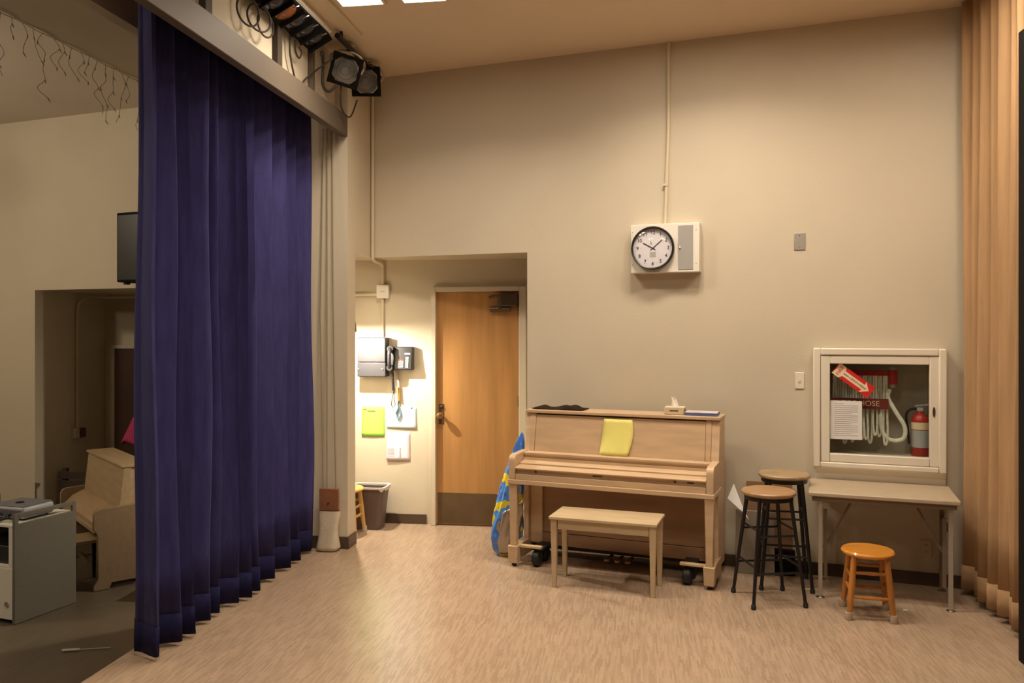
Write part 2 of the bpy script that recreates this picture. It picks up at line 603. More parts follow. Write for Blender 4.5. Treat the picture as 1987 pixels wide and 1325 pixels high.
# hall alcove
struct(MB().box(-3.95, -2.1, 2.56, 2.66, LOW, HALC_H + 0.1).build('wall_hall_alcove', 'wall'), PF)
struct(MB().box(-3.90, -3.79, 1.50, 2.56, LOW, HALC_H + 0.1).build('wall_hall_alcove_left', 'wall'), PF)
struct(MB().box(-2.2, -2.1, 1.2, 2.56, LOW, HALC_H + 0.1).build('wall_hall_alcove_right', 'wall'), PF)
c0, c1 = WF.pt(-5.28, 0.088), WF.pt(-3.3, 0.088)
d0, d1 = PF.pt(-3.79, 2.56), PF.pt(-2.1, 2.56)
struct(MB().prism([c0, c1, d1, d0], HALC_H, HALC_H + 0.06, 'xy').build('ceiling_hall_alcove', 'wall'))
# rest of the shell
struct(MB().box(-7.6, 5.3, -9.1, -9, LOW, CEIL).build('wall_front', 'drape'), PF)  # unseen wall, coloured dark to lessen fill on the stage
struct(MB().box(-7.6, -7.5, -9, 4, LOW, CEIL).build('wall_left', 'wall'), PF)
struct(MB().box(5.2, 5.3, -9, 0.5, LOW, CEIL).build('wall_right', 'wall'), PF)
# proscenium pier, header and beam
pier = MB().box(-0.45, 0, 0, 0.18, 0, ALC_H).box(-0.45, 0, 0, 0.60, ALC_H, CEIL)
struct(pier.build('wall_pier', 'wall'), PF)
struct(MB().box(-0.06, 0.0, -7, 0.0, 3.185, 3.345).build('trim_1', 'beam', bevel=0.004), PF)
struct(MB().box(-0.115, -0.10, -7, 0.0, 3.30, CEIL).build('wall_header', 'wall'), PF)
struct(MB().box(-0.68, -0.60, -7, 0.75, 3.40, CEIL).build('wall_header_hall', 'soffit'), PF)
struct(MB().box(-1.6, -0.68, -7, 0.80, 3.62, CEIL).build('ceiling_soffit', 'soffit'), PF)
# posts and brackets in the header recess
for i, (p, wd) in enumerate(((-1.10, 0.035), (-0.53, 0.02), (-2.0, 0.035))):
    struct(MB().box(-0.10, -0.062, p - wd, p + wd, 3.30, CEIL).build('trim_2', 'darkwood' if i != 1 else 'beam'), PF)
# baseboards
BB = 0.085
struct(MB().box(0.01, 3.35, -0.012, 0.0, 0, BB).build('baseboard_back', 'base', bevel=0.003), WF)
struct(MB().box(-0.35, 0.405, BP - 0.012, BP, 0, BB).build('baseboard_alcove', 'base', bevel=0.003), PF)
struct(MB().box(-0.45, 0.012, -0.012, 0.0, 0, 0.095).box(0.0, 0.012, 0.0, 0.18, 0, 0.095).build('baseboard_pier', 'base', bevel=0.003), PF)

# stage alcove door
dr = MB().box(0.497, 1.222, BP - 0.02, BP - 0.001, 0.012, 2.02).build('door_1', 'door', bevel=0.003)
struct(dr, PF)
MB().box(0.455, 0.497, BP - 0.055, BP, 0, 2.062).box(1.222, 1.285, BP - 0.055, BP, 0, 2.062).box(0.497, 1.222, BP - 0.055, BP, 2.02, 2.062).build('door_frame', 'wall', dr, bevel=0.004)
MB().box(0.51, 1.21, BP - 0.024, BP - 0.020, 0.02, 0.283).build('kick_plate', 'kick', dr)
MB().box(0.520, 0.562, BP - 0.025, BP - 0.02, 0.875, 1.05).build('lock_plate', 'closer', dr, bevel=0.002)
kn = MB().lathe([(0.012, 0), (0.012, 0.03), (0.024, 0.038), (0.029, 0.052), (0.024, 0.066), (0.008, 0.072)], 20, 0.541, BP - 0.025, 0.955, 'y')
kn.build('door_knob', 'brass', dr)
MB().lathe([(0.012, 0), (0.012, 0.008), (0.009, 0.012)], 16, 0.541, BP - 0.025, 1.03, 'y').build('lock_cylinder', 'brass', dr)
for z in (0.25, 1.08, 1.86):
    MB().cyl((1.219, BP - 0.028, z - 0.045), (1.219, BP - 0.028, z + 0.045), 0.008, n=8).build('hinge', 'closer', dr)
cl = MB().box(1.06, 1.215, BP - 0.085, BP - 0.02, 1.89, 2.0).build('door_closer', 'closer', dr, bevel=0.012)
s = MB()
s.tube([(0.975, BP - 0.05, 1.868), (1.15, BP - 0.05, 1.868)], 0.022, 12)
s.cyl((1.06, BP - 0.05, 1.868), (1.06, BP - 0.05, 1.96), 0.024, n=12)
s.build('closer_cylinder', 'closer', cl)
MB().tube([(1.10, BP - 0.07, 1.975), (1.03, BP - 0.075, 1.985), (0.97, BP - 0.065, 1.97)], 0.012, 8).build('closer_arm', 'closer', cl)

# hall alcove door
hd = MB().box(-3.655, -2.95, 2.535, 2.559, LOW, 1.477).build('door_2', 'darkdoor', bevel=0.003)
struct(hd, PF)
MB().box(-3.70, -3.655, 2.51, 2.559, LOW, 1.52).box(-3.655, -2.95, 2.51, 2.559, 1.477, 1.52).build('door_frame', 'wall', hd)


# ================================================================== ceiling lights
def ceiling_light(name, label, x, y, dm, watt, spread, col=WARM):
    t = thing(name, label, 'ceiling light', PF, x, y, CEIL)
    fr = MB()
    for s0 in (-0.205, 0.205):
        frame_h(fr, s0)
    fr.build('frame', 'ceil', t)
    for s0 in (-0.205, 0.205):
        MB().box(s0 - 0.135, s0 + 0.135, -0.135, 0.135, -0.018, -0.004).build('diffuser', dm, t)
        la = bpy.data.lights.new('fixture_light', 'AREA')
        la.shape = 'SQUARE'
        la.size = 0.24
        la.energy = watt / 2
        la.color = col
        la.spread = R(spread)
        lo_ = bpy.data.objects.new('fixture_light', la)
        COL.objects.link(lo_)
        lo_.parent = t
        lo_.location = (s0, 0, -0.03)
    return t


def frame_h(fr, s0):
    fr.box(s0 - 0.155, s0 - 0.135, -0.155, 0.155, -0.022, 0).box(s0 + 0.135, s0 + 0.155, -0.155, 0.155, -0.022, 0)
    fr.box(s0 - 0.135, s0 + 0.135, -0.155, -0.135, -0.022, 0).box(s0 - 0.135, s0 + 0.135, 0.135, 0.155, -0.022, 0)


ceiling_light('ceiling_light', 'lit pair of square ceiling lights beside the stage light bar, partly in view', 0.66, -1.125, 'diffuser', STAGE_WATT, 140)
ceiling_light('ceiling_light', 'lit pair of square ceiling lights over the piano side of the stage', 2.45, -1.08, 'diffuser', STAGE_WATT, 140)
ceiling_light('ceiling_light', 'lit pair of square ceiling lights nearer the viewer on the blue curtain side', 0.66, -3.4, 'diffuser', 0.6 * STAGE_WATT, 115)
ceiling_light('ceiling_light', 'lit pair of square ceiling lights straight above the viewer', 2.45, -3.4, 'diffuser', 0.6 * STAGE_WATT, 115)
ceiling_light('ceiling_light', 'lit pair of square ceiling lights close to the tan curtain', 3.86, -1.80, 'diffuser', TAN_WATT, 170)


def pendant(label, x, y):  # globe lamps added out of view to brighten hall wall and ceiling
    t = thing('added_hall_lamp', label, 'added pendant lamp', PF, x, y, CEIL)
    MB().lathe([(0.06, -0.02), (0.06, -0.001)], 20).build('canopy', 'white', t)
    MB().cyl((0, 0, -0.46), (0, 0, -0.02), 0.008, n=8).build('stem', 'white', t)
    MB().lathe([(0.01, -0.745), (0.08, -0.73), (0.13, -0.68), (0.15, -0.60), (0.13, -0.52), (0.08, -0.47), (0.03, -0.455)], 28).build('globe', 'addedglobe', t)


pendant('added white globe pendant lamp, unseen, in the hall nearer the alcove', -4.3, -1.5)
pendant('added white globe pendant lamp, unseen, in the hall farther from the alcove', -4.5, -4.8)
rc = MB().box(-0.018, 0.018, -3.2, 0.0, -0.022, 0).build('ceiling_raceway', 'pipe', bevel=0.004)
tag(PF.at(rc, 0.245, -0.45, CEIL - 0.001), 'cream raceway strip running along the ceiling beside the stage lights', 'raceway')


# ================================================================== curtains
def folded(name, length, z0, z1, period, amp, seed, mname, hem, hm, label, cat, fr, x, y, skew=0.25, flare=0.0, jitter=0.35):
    """cloth hung along local y from 0 to -length, pleats towards +-x"""
    rnd = random.Random(seed)
    nf = int(length / period)
    edges = [0.0]
    for i in range(nf):
        edges.append(edges[-1] + period * (1 + rnd.uniform(-jitter, jitter)))
    k = length / edges[-1]
    edges = [e * k for e in edges]
    amps = [amp * rnd.uniform(0.65, 1.15) for _ in range(nf)]
    mids = [rnd.uniform(-0.25, 0.25) * amp for _ in range(nf)]
    per = 14

    def cross(t, zf):
        """t in 0..nf ; zf 0 bottom .. 1 top"""
        i = min(int(t), nf - 1)
        u = t - i
        A = amps[i] * (0.72 + 0.28 * (1 - zf)) * (1 + flare * (1 - zf))
        s = math.sin(2 * math.pi * u)
        c = math.sin(4 * math.pi * u)
        q = mids[i] * math.sin(math.pi * u) ** 2 + A * (abs(s) ** 0.8) * (1 if s > 0 else -1)
        p = edges[i] + (edges[i + 1] - edges[i]) * (u + skew * 0.35 * c)
        w = 0.012 * math.sin(5 * zf + i * 1.7) * (1 - zf * 0.5)
        return q + w, -p - 0.01 * math.sin(4 * zf + i)

    root = thing(name, label, cat, fr, x, y)
    H = 12

    def sheet(za, zb, off, nz):
        m = MB()

        def fn(a, b):
            z = za + (zb - za) * b
            zf = (z - z0) / (z1 - z0)
            q, p = cross(a * nf, zf)
            return (q + off, p, z)
        return m.grid(fn, nf * per, nz)
    sheet(z0 + hem, z1, 0, H).build('drape', mname, root, solid=0.004, smooth=80)
    sheet(z0, z0 + hem, 0.0, 2).build('hem', hm, root, solid=0.012, smooth=80)
    return root


# blue stage curtain: pleats that swell slowly and fold back sharply
def stage_curtain():
    ridges = [-2.233, -2.004, -1.887, -1.66, -1.543, -1.368, -1.265, -1.136, -0.882, -0.611, -0.429, -0.163, -0.115]
    rnd = random.Random(4)
    root = thing('stage_curtain', 'blue pleated stage curtain hanging below the beam', 'curtain', PF, 0, 0)
    z0, z1, hem = 0.025, 3.46, 0.155
    sec = []
    for n, (a, b) in enumerate(zip(ridges, ridges[1:])):
        d = b - a
        hi = -0.205 + rnd.uniform(-0.03, 0.022)
        lo = max(-0.42, hi - 0.15 - 0.25 * d)
        for k in range(14):
            u = k / 14
            f = 0.5 + 0.5 * math.cos(2 * math.pi * u)
            f = f ** 1.15
            sec.append((a + d * (u - 0.06 * math.sin(4 * math.pi * u)), lo, hi, f))
    sec = [(ridges[0] + 0.065, -0.385, -0.20, 0.0), (ridges[0] + 0.065, -0.385, -0.20, 0.12), (ridges[0] + 0.055, -0.385, -0.20, 0.35), (ridges[0] + 0.035, -0.385, -0.20, 0.65), (ridges[0] + 0.012, -0.385, -0.20, 0.9)] + sec
    ph = [rnd.uniform(0, 6.28) for _ in sec]

    def at_(i, z):
        p, lo, hi, f = sec[i]
        zf = (z - z0) / (z1 - z0)
        k = 1.0 - 0.30 * zf
        mid = (lo + hi) / 2
        q = mid + (lo + (hi - lo) * f - mid) * k
        wave = 0.010 * math.sin(3.1 * z + p * 9) * (1 - 0.6 * zf)
        return (q + wave, p + 0.012 * math.sin(2.2 * z + p * 5) * (1 - zf), z)

    def sheet(za, zb, nz):
        m = MB()
        n = len(sec) - 1
        return m.grid(lambda a, b: at_(round(a * n), za + (zb - za) * b), n, nz)
    sheet(z0 + hem, z1, 14).build('drape', 'blue', root, solid=0.004, smooth=75)
    sheet(z0, z0 + hem, 2).build('hem', 'bluehem', root, solid=0.012, smooth=75)
    return root


stage_curtain()
trk = MB().box(-0.02, 0.02, -6.8, 0.0, 0, 0.04)
for yy in (-0.3, -1.5, -2.7, -3.9, -5.1, -6.3):
    trk.box(-0.008, 0.008, yy - 0.01, yy + 0.01, 0.04, 0.31)
tag(PF.at(trk.build('curtain_track', 'softblack'), -0.30, -0.15, 3.497), 'dark curtain track above the blue stage curtain', 'curtain track')
folded('back_curtain', 3.3, 0.045, 3.79, 0.105, 0.036, 5, 'tan', 0.15, 'tanhem',
       'tan pleated curtain reaching from ceiling to floor at the right', 'curtain', PF, 4.30, -0.42, skew=0.1)
# black flat standing in front of the tan curtain
fl = thing('black_flat', 'tall black stage flat at the right edge, in front of the tan curtain', 'stage flat', PF, 4.145, -1.565)
MB().box(-0.012, 0.012, -1.3, 0, 0.0, 3.22).build('panel', 'softblack', fl, bevel=0.004)
MB().box(0.012, 0.03, -1.3, -1.24, 0, 3.22).box(0.012, 0.03, -0.06, 0, 0, 3.22).box(0.012, 0.03, -1.24, -0.06, 1.5, 1.56).build('batten', 'darkwood', fl)


# ================================================================== stage lighting
# striplight: bottom tilts from (q -.05, z 3.636) up to (q .11, z 3.724)
def strip_light():
    t = thing('strip_light', 'long black border light with round gel lenses under the ceiling', 'stage light', PF, 0.03, -0.66, 3.68)
    tilt = math.atan2(0.088, 0.16)
    L = 2.4
    rot = Matrix.Rotation(-tilt, 4, 'Y')
    h = MB().box(-0.092, 0.092, -L, 0, 0.0, 0.10)
    # compartment dividers standing proud of the face
    n = int(L / 0.16)
    h.xf(rot).build('housing', 'softblack', t, bevel=0.004)
    for i in range(n + 1):
        y = -0.005 - i * (L - 0.01) / n
        MB().box(-0.092, 0.092, y - 0.004, y + 0.004, -0.03, 0.0).xf(rot).build('divider', 'softblack', t)
    for i in range(n):
        y = -0.005 - (i + 0.5) * (L - 0.01) / n
        g = 'gelorange' if i in (3, 7, 11) else 'gelblue'
        prof = [(0.001, -0.022), (0.035, -0.019), (0.066, -0.008), (0.072, 0.0)]
        MB().lathe(prof, 20, 0, y, 0).xf(rot).build('lens', g, t)
        MB().tube([(0.095, y - 0.03, -0.028), (0.085, y - 0.045, -0.034), (0.06, y - 0.055, -0.034)], 0.004, 6).xf(rot).build('clip', 'chrome', t)
    MB().box(0.094, 0.112, -L, 0.0, 0.02, 0.10).xf(rot).build('rail', 'white', t)
    for y in (-0.2, -1.2, -2.2):
        MB().cyl((0, y, 0.09), (0, y, CEIL - 3.68 - 0.0), 0.012, n=10).build('hanger', 'blacksteel', t)
    return t


strip_light()


def flood(name, label, x, y, z, yaw, pitch, roll):
    """square-framed flood, lens facing local -y"""
    t = thing(name, label, 'stage light', PF, x, y, z)
    rot = Matrix.Rotation(R(yaw), 4, 'Z') @ Matrix.Rotation(R(pitch), 4, 'X') @ Matrix.Rotation(R(roll), 4, 'Y')
    a = 0.112
    fr = MB()
    fr.box(-a, a, -0.012, 0.012, 0.088, a).box(-a, a, -0.012, 0.012, -a, -0.088)
    fr.box(-a, -0.088, -0.012, 0.012, -0.088, 0.088).box(0.088, a, -0.012, 0.012, -0.088, 0.088)
    for sx in (-1, 1):
        for sz in (-1, 1):
            fr.prism([(sx * 0.088, sz * 0.088), (sx * 0.05, sz * 0.088), (sx * 0.088, sz * 0.05)], -0.008, 0.008, 'xz')
    fr.xf(rot).build('gel_frame', 'softblack', t)
    ln = MB()
    ln.lathe([(0.002, 0.012), (0.03, 0.010), (0.033, 0.004), (0.06, 0.002), (0.063, -0.004), (0.088, -0.006)], 28, 0, 0, 0, 'y')
    ln.xf(rot).build('lens', 'floodlens', t)
    bd = MB().lathe([(0.09, -0.012), (0.098, -0.03), (0.098, -0.15), (0.085, -0.19), (0.05, -0.21)], 24, 0, 0, 0, 'y')
    bd.xf(rot).build('body', 'white', t)
    yk = MB().tube(smooth_path([(-0.112, 0.08, 0.0), (-0.125, 0.08, 0.07), (-0.06, 0.08, 0.125), (0.06, 0.08, 0.125), (0.125, 0.08, 0.07), (0.112, 0.08, 0.0)]), 0.009, 8)
    yk.xf(rot).build('yoke', 'chrome', t)
    top = rot @ Vector((0, 0.08, 0.125))
    ck = MB().cyl(tuple(top), (top.x, top.y, top.z + 0.05), 0.014, n=10)
    ck.box(top.x - 0.025, top.x + 0.025, top.y - 0.02, top.y + 0.02, top.z + 0.03, top.z + 0.075)
    ck.build('clamp', 'chrome', t, bevel=0.003)
    return t


flood('flood_light', 'black-framed flood light with ribbed lens, nearest the end of the border light', 0.10, -0.33, 3.588, 18, 22, 15)
flood('flood_light', 'smaller-looking flood light hung closest to the wall conduit', 0.115, 0.10, 3.635, 10, 18, 0)
bp = MB().cyl((0, -0.58, 0), (0, 0.44, 0), 0.021, n=12)
for yy in (-0.5, 0.36):
    bp.cyl((0, yy, 0), (0, yy, CEIL - 3.755), 0.012, n=8)
tag(PF.at(bp.build('lighting_pipe', 'blacksteel'), 0.13, 0.0, 3.755), 'horizontal pipe carrying the stage lights under the ceiling', 'pipe')
# cables: coils and loops
for i, (y, q, r, sq) in enumerate(((-1.58, -0.045, 0.085, 0.55), (-1.47, -0.03, 0.08, 0.75), (-1.36, -0.04, 0.075, 0.35))):
    c = MB()
    zc = 3.555
    pts = [(sq * r * math.cos(2 * math.pi * k / 24) * 0.6, r * math.cos(2 * math.pi * k / 24), r * math.sin(2 * math.pi * k / 24)) for k in range(24)]
    c.tube(pts, 0.006, 6, closed=True)
    c.tube([(0, 0, r - 0.002), (0.015, 0.0, r + 0.04)], 0.005, 6)
    o = c.build('coiled_cable', 'cordbrown')
    tag(PF.at(o, q, y, zc), ['coil of dark cable hanging farthest left under the border light',
                             'middle coil of dark cable hanging under the border light',
                             'coil of dark cable beside the brown post under the border light'][i], 'cable', 'coiled cables under the border light')
loops = [
    ([(-0.06, -0.95, 3.63), (-0.065, -0.93, 3.50), (-0.07, -0.80, 3.355), (-0.065, -0.66, 3.44), (-0.03, -0.52, 3.55), (0.05, -0.45, 3.64)], 0.0065, 'long dark cable sagging from the border light down to the beam'),
    ([(0.05, -0.28, 3.52), (0.04, -0.26, 3.36), (0.04, -0.16, 3.31), (0.045, -0.05, 3.33), (0.07, 0.02, 3.47)], 0.006, 'thin cable looping below the two flood lights'),
    ([(-0.05, -0.88, 3.63), (-0.06, -0.86, 3.57), (-0.055, -0.81, 3.53), (-0.05, -0.78, 3.58), (-0.05, -0.82, 3.60)], 0.006, 'short looped cable with clip under the end of the border light'),
    ([(0.02, -0.60, 3.62), (0.0, -0.53, 3.66), (-0.02, -0.46, 3.60), (-0.03, -0.44, 3.46), (0.0, -0.40, 3.42), (0.04, -0.36, 3.47)], 0.011, 'thick cable bowing between border light and flood light'),
]
for pts, r, lab in loops:
    o = MB().tube(smooth_path(pts, 7), r, 7).build('cable', 'cordbrown')
    tag(PF.at(o, 0, 0, 0), lab, 'cable')

# ================================================================== conduits and boxes on the walls
cw = MB().tube([(-1.372, -0.02, CEIL), (-1.372, -0.02, 2.33), (-1.376, -0.012, 2.29), (-1.388, 0.04, 2.276), (-1.428, 0.22, 2.272), (-1.434, 0.25, 2.25)], 0.014, 10)
tag(WF.at(cw.build('conduit', 'pipe'), 0, 0, 0), 'cream conduit running down the corner into the door alcove', 'conduit')
cv = MB().tube(smooth_path([(0.016, BP - 0.03, 2.262), (0.016, BP - 0.028, 2.20), (0.018, BP - 0.022, 2.09)], 4), 0.015, 10)
cv.tube([(0.014, BP - 0.018, 1.962), (0.014, BP - 0.018, 1.63)], 0.013, 10)
cv.tube([(-0.034, BP - 0.018, 2.0), (-0.6, BP - 0.018, 2.0)], 0.013, 10)
tag(PF.at(cv.build('conduit', 'pipe'), 0, 0, 0), 'cream conduit at the junction box above the wall phone', 'conduit')
jb = thing('junction_box', 'square cream junction box above the wall phone', 'junction box', PF, 0.022, BP - 0.002, 1.966)
MB().box(-0.055, 0.055, -0.045, 0, 0, 0.118).build('cover', 'clockbox', jb, bevel=0.004)
MB().box(-0.02, 0.02, -0.047, -0.045, 0.057, 0.063).build('slot', 'plate', jb)
ck = MB().tube([(1.108, -0.017, CEIL), (1.108, -0.017, 3.2), (1.084, -0.017, 2.48), (1.082, -0.017, 2.45)], 0.013, 10)
ck.box(1.07, 1.105, -0.034, 0, 2.75, 2.765)
tag(WF.at(ck.build('conduit', 'pipe'), 0, 0, 0), 'thin cream conduit dropping from the ceiling to the clock', 'conduit')

# control box + telephone
cb = thing('control_box', 'dark grey wall box beside the black telephone', 'wall box', PF, -0.057, BP - 0.002, 1.285)
MB().box(-0.127, 0.127, -0.115, 0, 0, 0.124).build('lower_cover', 'grey', cb, bevel=0.006)
MB().box(-0.127, 0.127, -0.118, 0, 0.127, 0.339).build('upper_cover', 'grey', cb, bevel=0.006)
for xx in (-0.115, 0.1):
    MB().lathe([(0.008, 0), (0.008, 0.004), (0.005, 0.006)], 12, xx, -0.115, 0.065, 'y').build('screw', 'chrome', cb)
ph = thing('telephone', 'black wall telephone with coiled cord beside the grey box', 'telephone', PF, 0.192, BP - 0.002, 1.345)
b = MB().prism([(0, 0), (0, 0.2), (-0.06, 0.2), (-0.085, 0.0)], -0.105, 0.105)
b.build('body', 'black', ph, bevel=0.008)
hs = MB().tube(smooth_path([(-0.085, -0.108, 0.015), (-0.085, -0.13, 0.06), (-0.085, -0.13, 0.14), (-0.085, -0.105, 0.19)], 5), 0.018, 10)
hs.cyl((-0.085, -0.075, 0.02), (-0.085, -0.125, 0.02), 0.027, n=12).cyl((-0.085, -0.06, 0.18), (-0.085, -0.115, 0.18), 0.027, n=12)
hs.build('handset', 'graphite', ph)


def slope_y(z):
    return -0.085 + 0.025 * z / 0.2


for r_ in range(5):
    for c_ in range(3):
        x, z = -0.022 + c_ * 0.017, 0.022 + r_ * 0.016
        yk = slope_y(z)
        MB().box(x, x + 0.012, yk - 0.003, yk + 0.002, z, z + 0.009).build('key', 'keys' if r_ < 4 else 'red', ph)
for r_ in range(8):
    z = 0.02 + r_ * 0.012
    yk = slope_y(z)
    MB().box(0.045, 0.052, yk - 0.002, yk + 0.002, z, z + 0.008).build('key', 'keys', ph)
    MB().box(0.056, 0.07, yk - 0.003, yk + 0.002, z, z + 0.007).build('key', 'paper', ph)
MB().box(0.035, 0.085, slope_y(0.14) - 0.003, slope_y(0.14) + 0.002, 0.132, 0.146).build('name_plate', 'silver', ph)
helix = []
for k in range(150):
    t = k / 149
    a = t * 2 * math.pi * 26
    z = 0.01 - 0.19 * t
    helix.append((-0.075 + 0.012 * t + 0.010 * math.cos(a), -0.07 + 0.010 * math.sin(a), z))
helix += smooth_path([(-0.063, -0.065, -0.185), (-0.078, -0.06, -0.25), (-0.088, -0.055, -0.30), (-0.07, -0.05, -0.33), (-0.052, -0.055, -0.30), (-0.062, -0.06, -0.25), (-0.06, -0.05, -0.16)], 5)
MB().tube(helix, 0.0035, 5).build('coiled_cord', 'graphite', ph)

# alcove lamp
lp = thing('wall_lamp', 'lit lamp with dark shade on an arm behind the pier', 'lamp', PF, -0.125, 0.181, 1.60)
MB().box(-0.04, 0.04, 0.0, 0.015, 0.08, 0.22).build('back_plate', 'grey', lp, bevel=0.003)
MB().tube([(0, 0.015, 0.15), (0, 0.18, 0.165), (0, 0.29, 0.15)], 0.009, 8).build('arm', 'grey', lp)
MB().lathe([(0.012, 0.175), (0.022, 0.17), (0.030, 0.14), (0.034, 0.075), (0.031, 0.075), (0.026, 0.13), (0.012, 0.15)], 20, 0, 0.29, 0).build('shade', 'grey', lp)
MB().lathe([(0.004, 0.0), (0.014, 0.008), (0.018, 0.02), (0.014, 0.04), (0.01, 0.05), (0.01, 0.07)], 16, 0, 0.29, 0.10).build('bulb', 'bulb', lp)
ld = bpy.data.lights.new('lamp_light', 'POINT')
ld.energy = ALCOVE_WATT
ld.color = (1.0, 0.89, 0.70)
ld.shadow_soft_size = 0.014
lo = bpy.data.objects.new('lamp_light', ld)
COL.objects.link(lo)
lo.parent = lp
lo.location = (0.0, 0.29, 0.083)


# pinned papers
def sheet_mesh(w_, h_, curl=0.01, nx=6, nz=8, seed=0, lift=0.002):
    rnd = random.Random(seed)
    ph_ = rnd.uniform(0, 6)

    def fn(a, b):
        z = -h_ * b
        y = -lift - curl * (b ** 2) * (0.5 + 0.5 * math.sin(ph_ + 2.2 * a))
        return ((a - 0.5) * w_, y, z)
    return MB().grid(fn, nx, nz)


def pinned(name, label, m, x, ztop, w_, h_, lines, curl, seed, rot=0.0):
    t = thing(name, label, 'paper', PF, x, BP - 0.001, ztop)
    sheet_mesh(w_, h_, curl, seed=seed).build('sheet', m, t, solid=0.0008)
    for (lx, lz, lw, lh) in lines:
        b_ = -lz / h_
        y = -0.0045 - curl * (b_ ** 2)
        MB().box(lx, lx + lw, y, y + 0.001, lz - lh, lz).build('print_line', 'ink' if m != 'pinkpaper' else 'greytext', t)
    return t


pinned('notice', 'bright green notice pinned below the grey wall box', 'greenpaper', -0.077, 1.02, 0.207, 0.264,
       [(-0.09, -0.025, 0.03, 0.006), (-0.05, -0.04, 0.07, 0.006)], 0.006, 1)
pinned('notice', 'pale blue sheet pinned behind the hanging lanyard', 'bluepaper', 0.182, 1.02, 0.265, 0.19,
       [(0.085, -0.006, 0.012, 0.012)], 0.008, 2)
pinned('notice', 'pale pink list pinned below the pale blue sheet', 'pinkpaper', 0.152, 0.80, 0.21, 0.25,
       [(-0.095, -0.15 - 0.012 * k, 0.06, 0.003) for k in range(6)] + [(0.012, -0.14 - 0.02 * k, 0.012, 0.012) for k in range(5)], 0.012, 3)
ln = thing('lanyard', 'orange tag with slate-blue cord loop hanging on the alcove wall', 'lanyard', PF, 0.156, BP - 0.012, 1.19)
MB().box(-0.017, 0.017, -0.004, 0.0, -0.12, 0).build('tag', 'tagorange', ln, bevel=0.006)
MB().tube(smooth_path([(0, -0.004, -0.12), (-0.004, -0.005, -0.18), (-0.02, -0.006, -0.23), (0.0, -0.006, -0.275), (0.02, -0.006, -0.23), (0.004, -0.005, -0.18)], 6), 0.007, 7).build('cord_loop', 'cyan', ln)
MB().cyl((0, -0.008, -0.01), (0, 0.012, -0.01), 0.004, n=8).build('nail', 'steel', ln)

# things on the piano wall
ckt = thing('wall_clock', 'round black-rimmed clock on a white wall housing', 'clock', WF, 1.0945, -0.001, 2.109)
MB().box(-0.2485, 0.2485, -0.10, 0, 0, 0.354).build('housing', 'clockbox', ckt, bevel=0.004)
gr = MB().box(0.0975, 0.2045, -0.104, -0.098, 0.02, 0.335).build('speaker_grille', 'grille', ckt)
MB().lathe([(0.006, 0), (0.006, 0.008), (0.004, 0.01)], 12, 0.112, -0.104, 0.178, 'y').build('knob', 'white', gr)
for sx, sz in ((-0.235, 0.30), (-0.235, 0.06), (0.226, 0.30), (0.226, 0.06)):
    MB().lathe([(0.004, 0), (0.004, 0.002)], 8, sx, -0.10, sz, 'y').build('screw', 'steel', ckt)
cx, cz = -0.0825, 0.178
MB().lathe([(0.150, 0.0), (0.157, 0.012), (0.157, 0.036), (0.150, 0.044), (0.143, 0.040), (0.143, 0.018)], 48, cx, -0.10, cz, 'y', cap=False).build('rim', 'black', ckt)
fc = MB().lathe([(0.1435, 0.0), (0.1435, 0.018)], 48, cx, -0.10, cz, 'y').build('face', 'clockface', ckt)
for n in range(1, 13):
    a = R(90 - 30 * n)
    text_part(str(n), 0.037, 'ink', fc, 'numeral', cx + 0.112 * math.cos(a), -0.1195, cz + 0.112 * math.sin(a))
for n in range(60):
    if n % 5:
        continue
    a = R(90 - 6 * n)
    m_ = MB().box(-0.001, 0.001, -0.1192, -0.118, 0.082, 0.088).xf(Matrix.Translation((cx, 0, cz)) @ Matrix.Rotation(R(6 * n), 4, 'Y'))
    m_.build('tick', 'greytext', fc)
for nm, ang, l0, l1, wd in (('hour_hand', -61, -0.022, 0.080, 0.0028), ('minute_hand', 49, -0.022, 0.092, 0.0022), ('second_hand', -17, 0.028, 0.055, 0.0012)):
    MB().box(-wd, wd, -0.1225, -0.1205, l0, l1).xf(Matrix.Translation((cx, 0, cz)) @ Matrix.Rotation(R(ang), 4, 'Y')).build(nm, 'ink', ckt)
MB().box(cx - 0.022, cx + 0.022, -0.1195, -0.118, cz - 0.065, cz - 0.028).build('maker_plate', 'greytext', ckt)
MB().lathe([(0.143, 0.036), (0.12, 0.046), (0.08, 0.055), (0.04, 0.060), (0.002, 0.061)], 36, cx, -0.10, cz, 'y', cap=False).build('dome_glass', 'lens', ckt)

pl = thing('blank_plate', 'small steel blank plate high on the wall right of the clock', 'wall plate', WF, 2.018, -0.001, 2.25)
MB().box(-0.037, 0.037, -0.006, 0, 0, 0.12).build('plate', 'steel', pl, bevel=0.004)
for z in (0.02, 0.1):
    MB().lathe([(0.004, 0), (0.003, 0.002)], 8, 0, -0.006, z, 'y').build('screw', 'chrome', pl)
sw = thing('switch_plate', 'cream switch plate left of the fire hose cabinet', 'wall plate', WF, 2.017, -0.001, 1.283)
MB().box(-0.030, 0.030, -0.007, 0, 0, 0.114).build('plate', 'cabinet', sw, bevel=0.003)
MB().box(-0.006, 0.006, -0.014, -0.007, 0.045, 0.069).build('toggle', 'cabinet', sw, bevel=0.002)
ou = thing('power_outlet', 'cream double power outlet under the folding table', 'power outlet', WF, 2.81, -0.001, 0.183)
MB().box(-0.034, 0.034, -0.006, 0, 0, 0.115).build('plate', 'plate', ou, bevel=0.003)
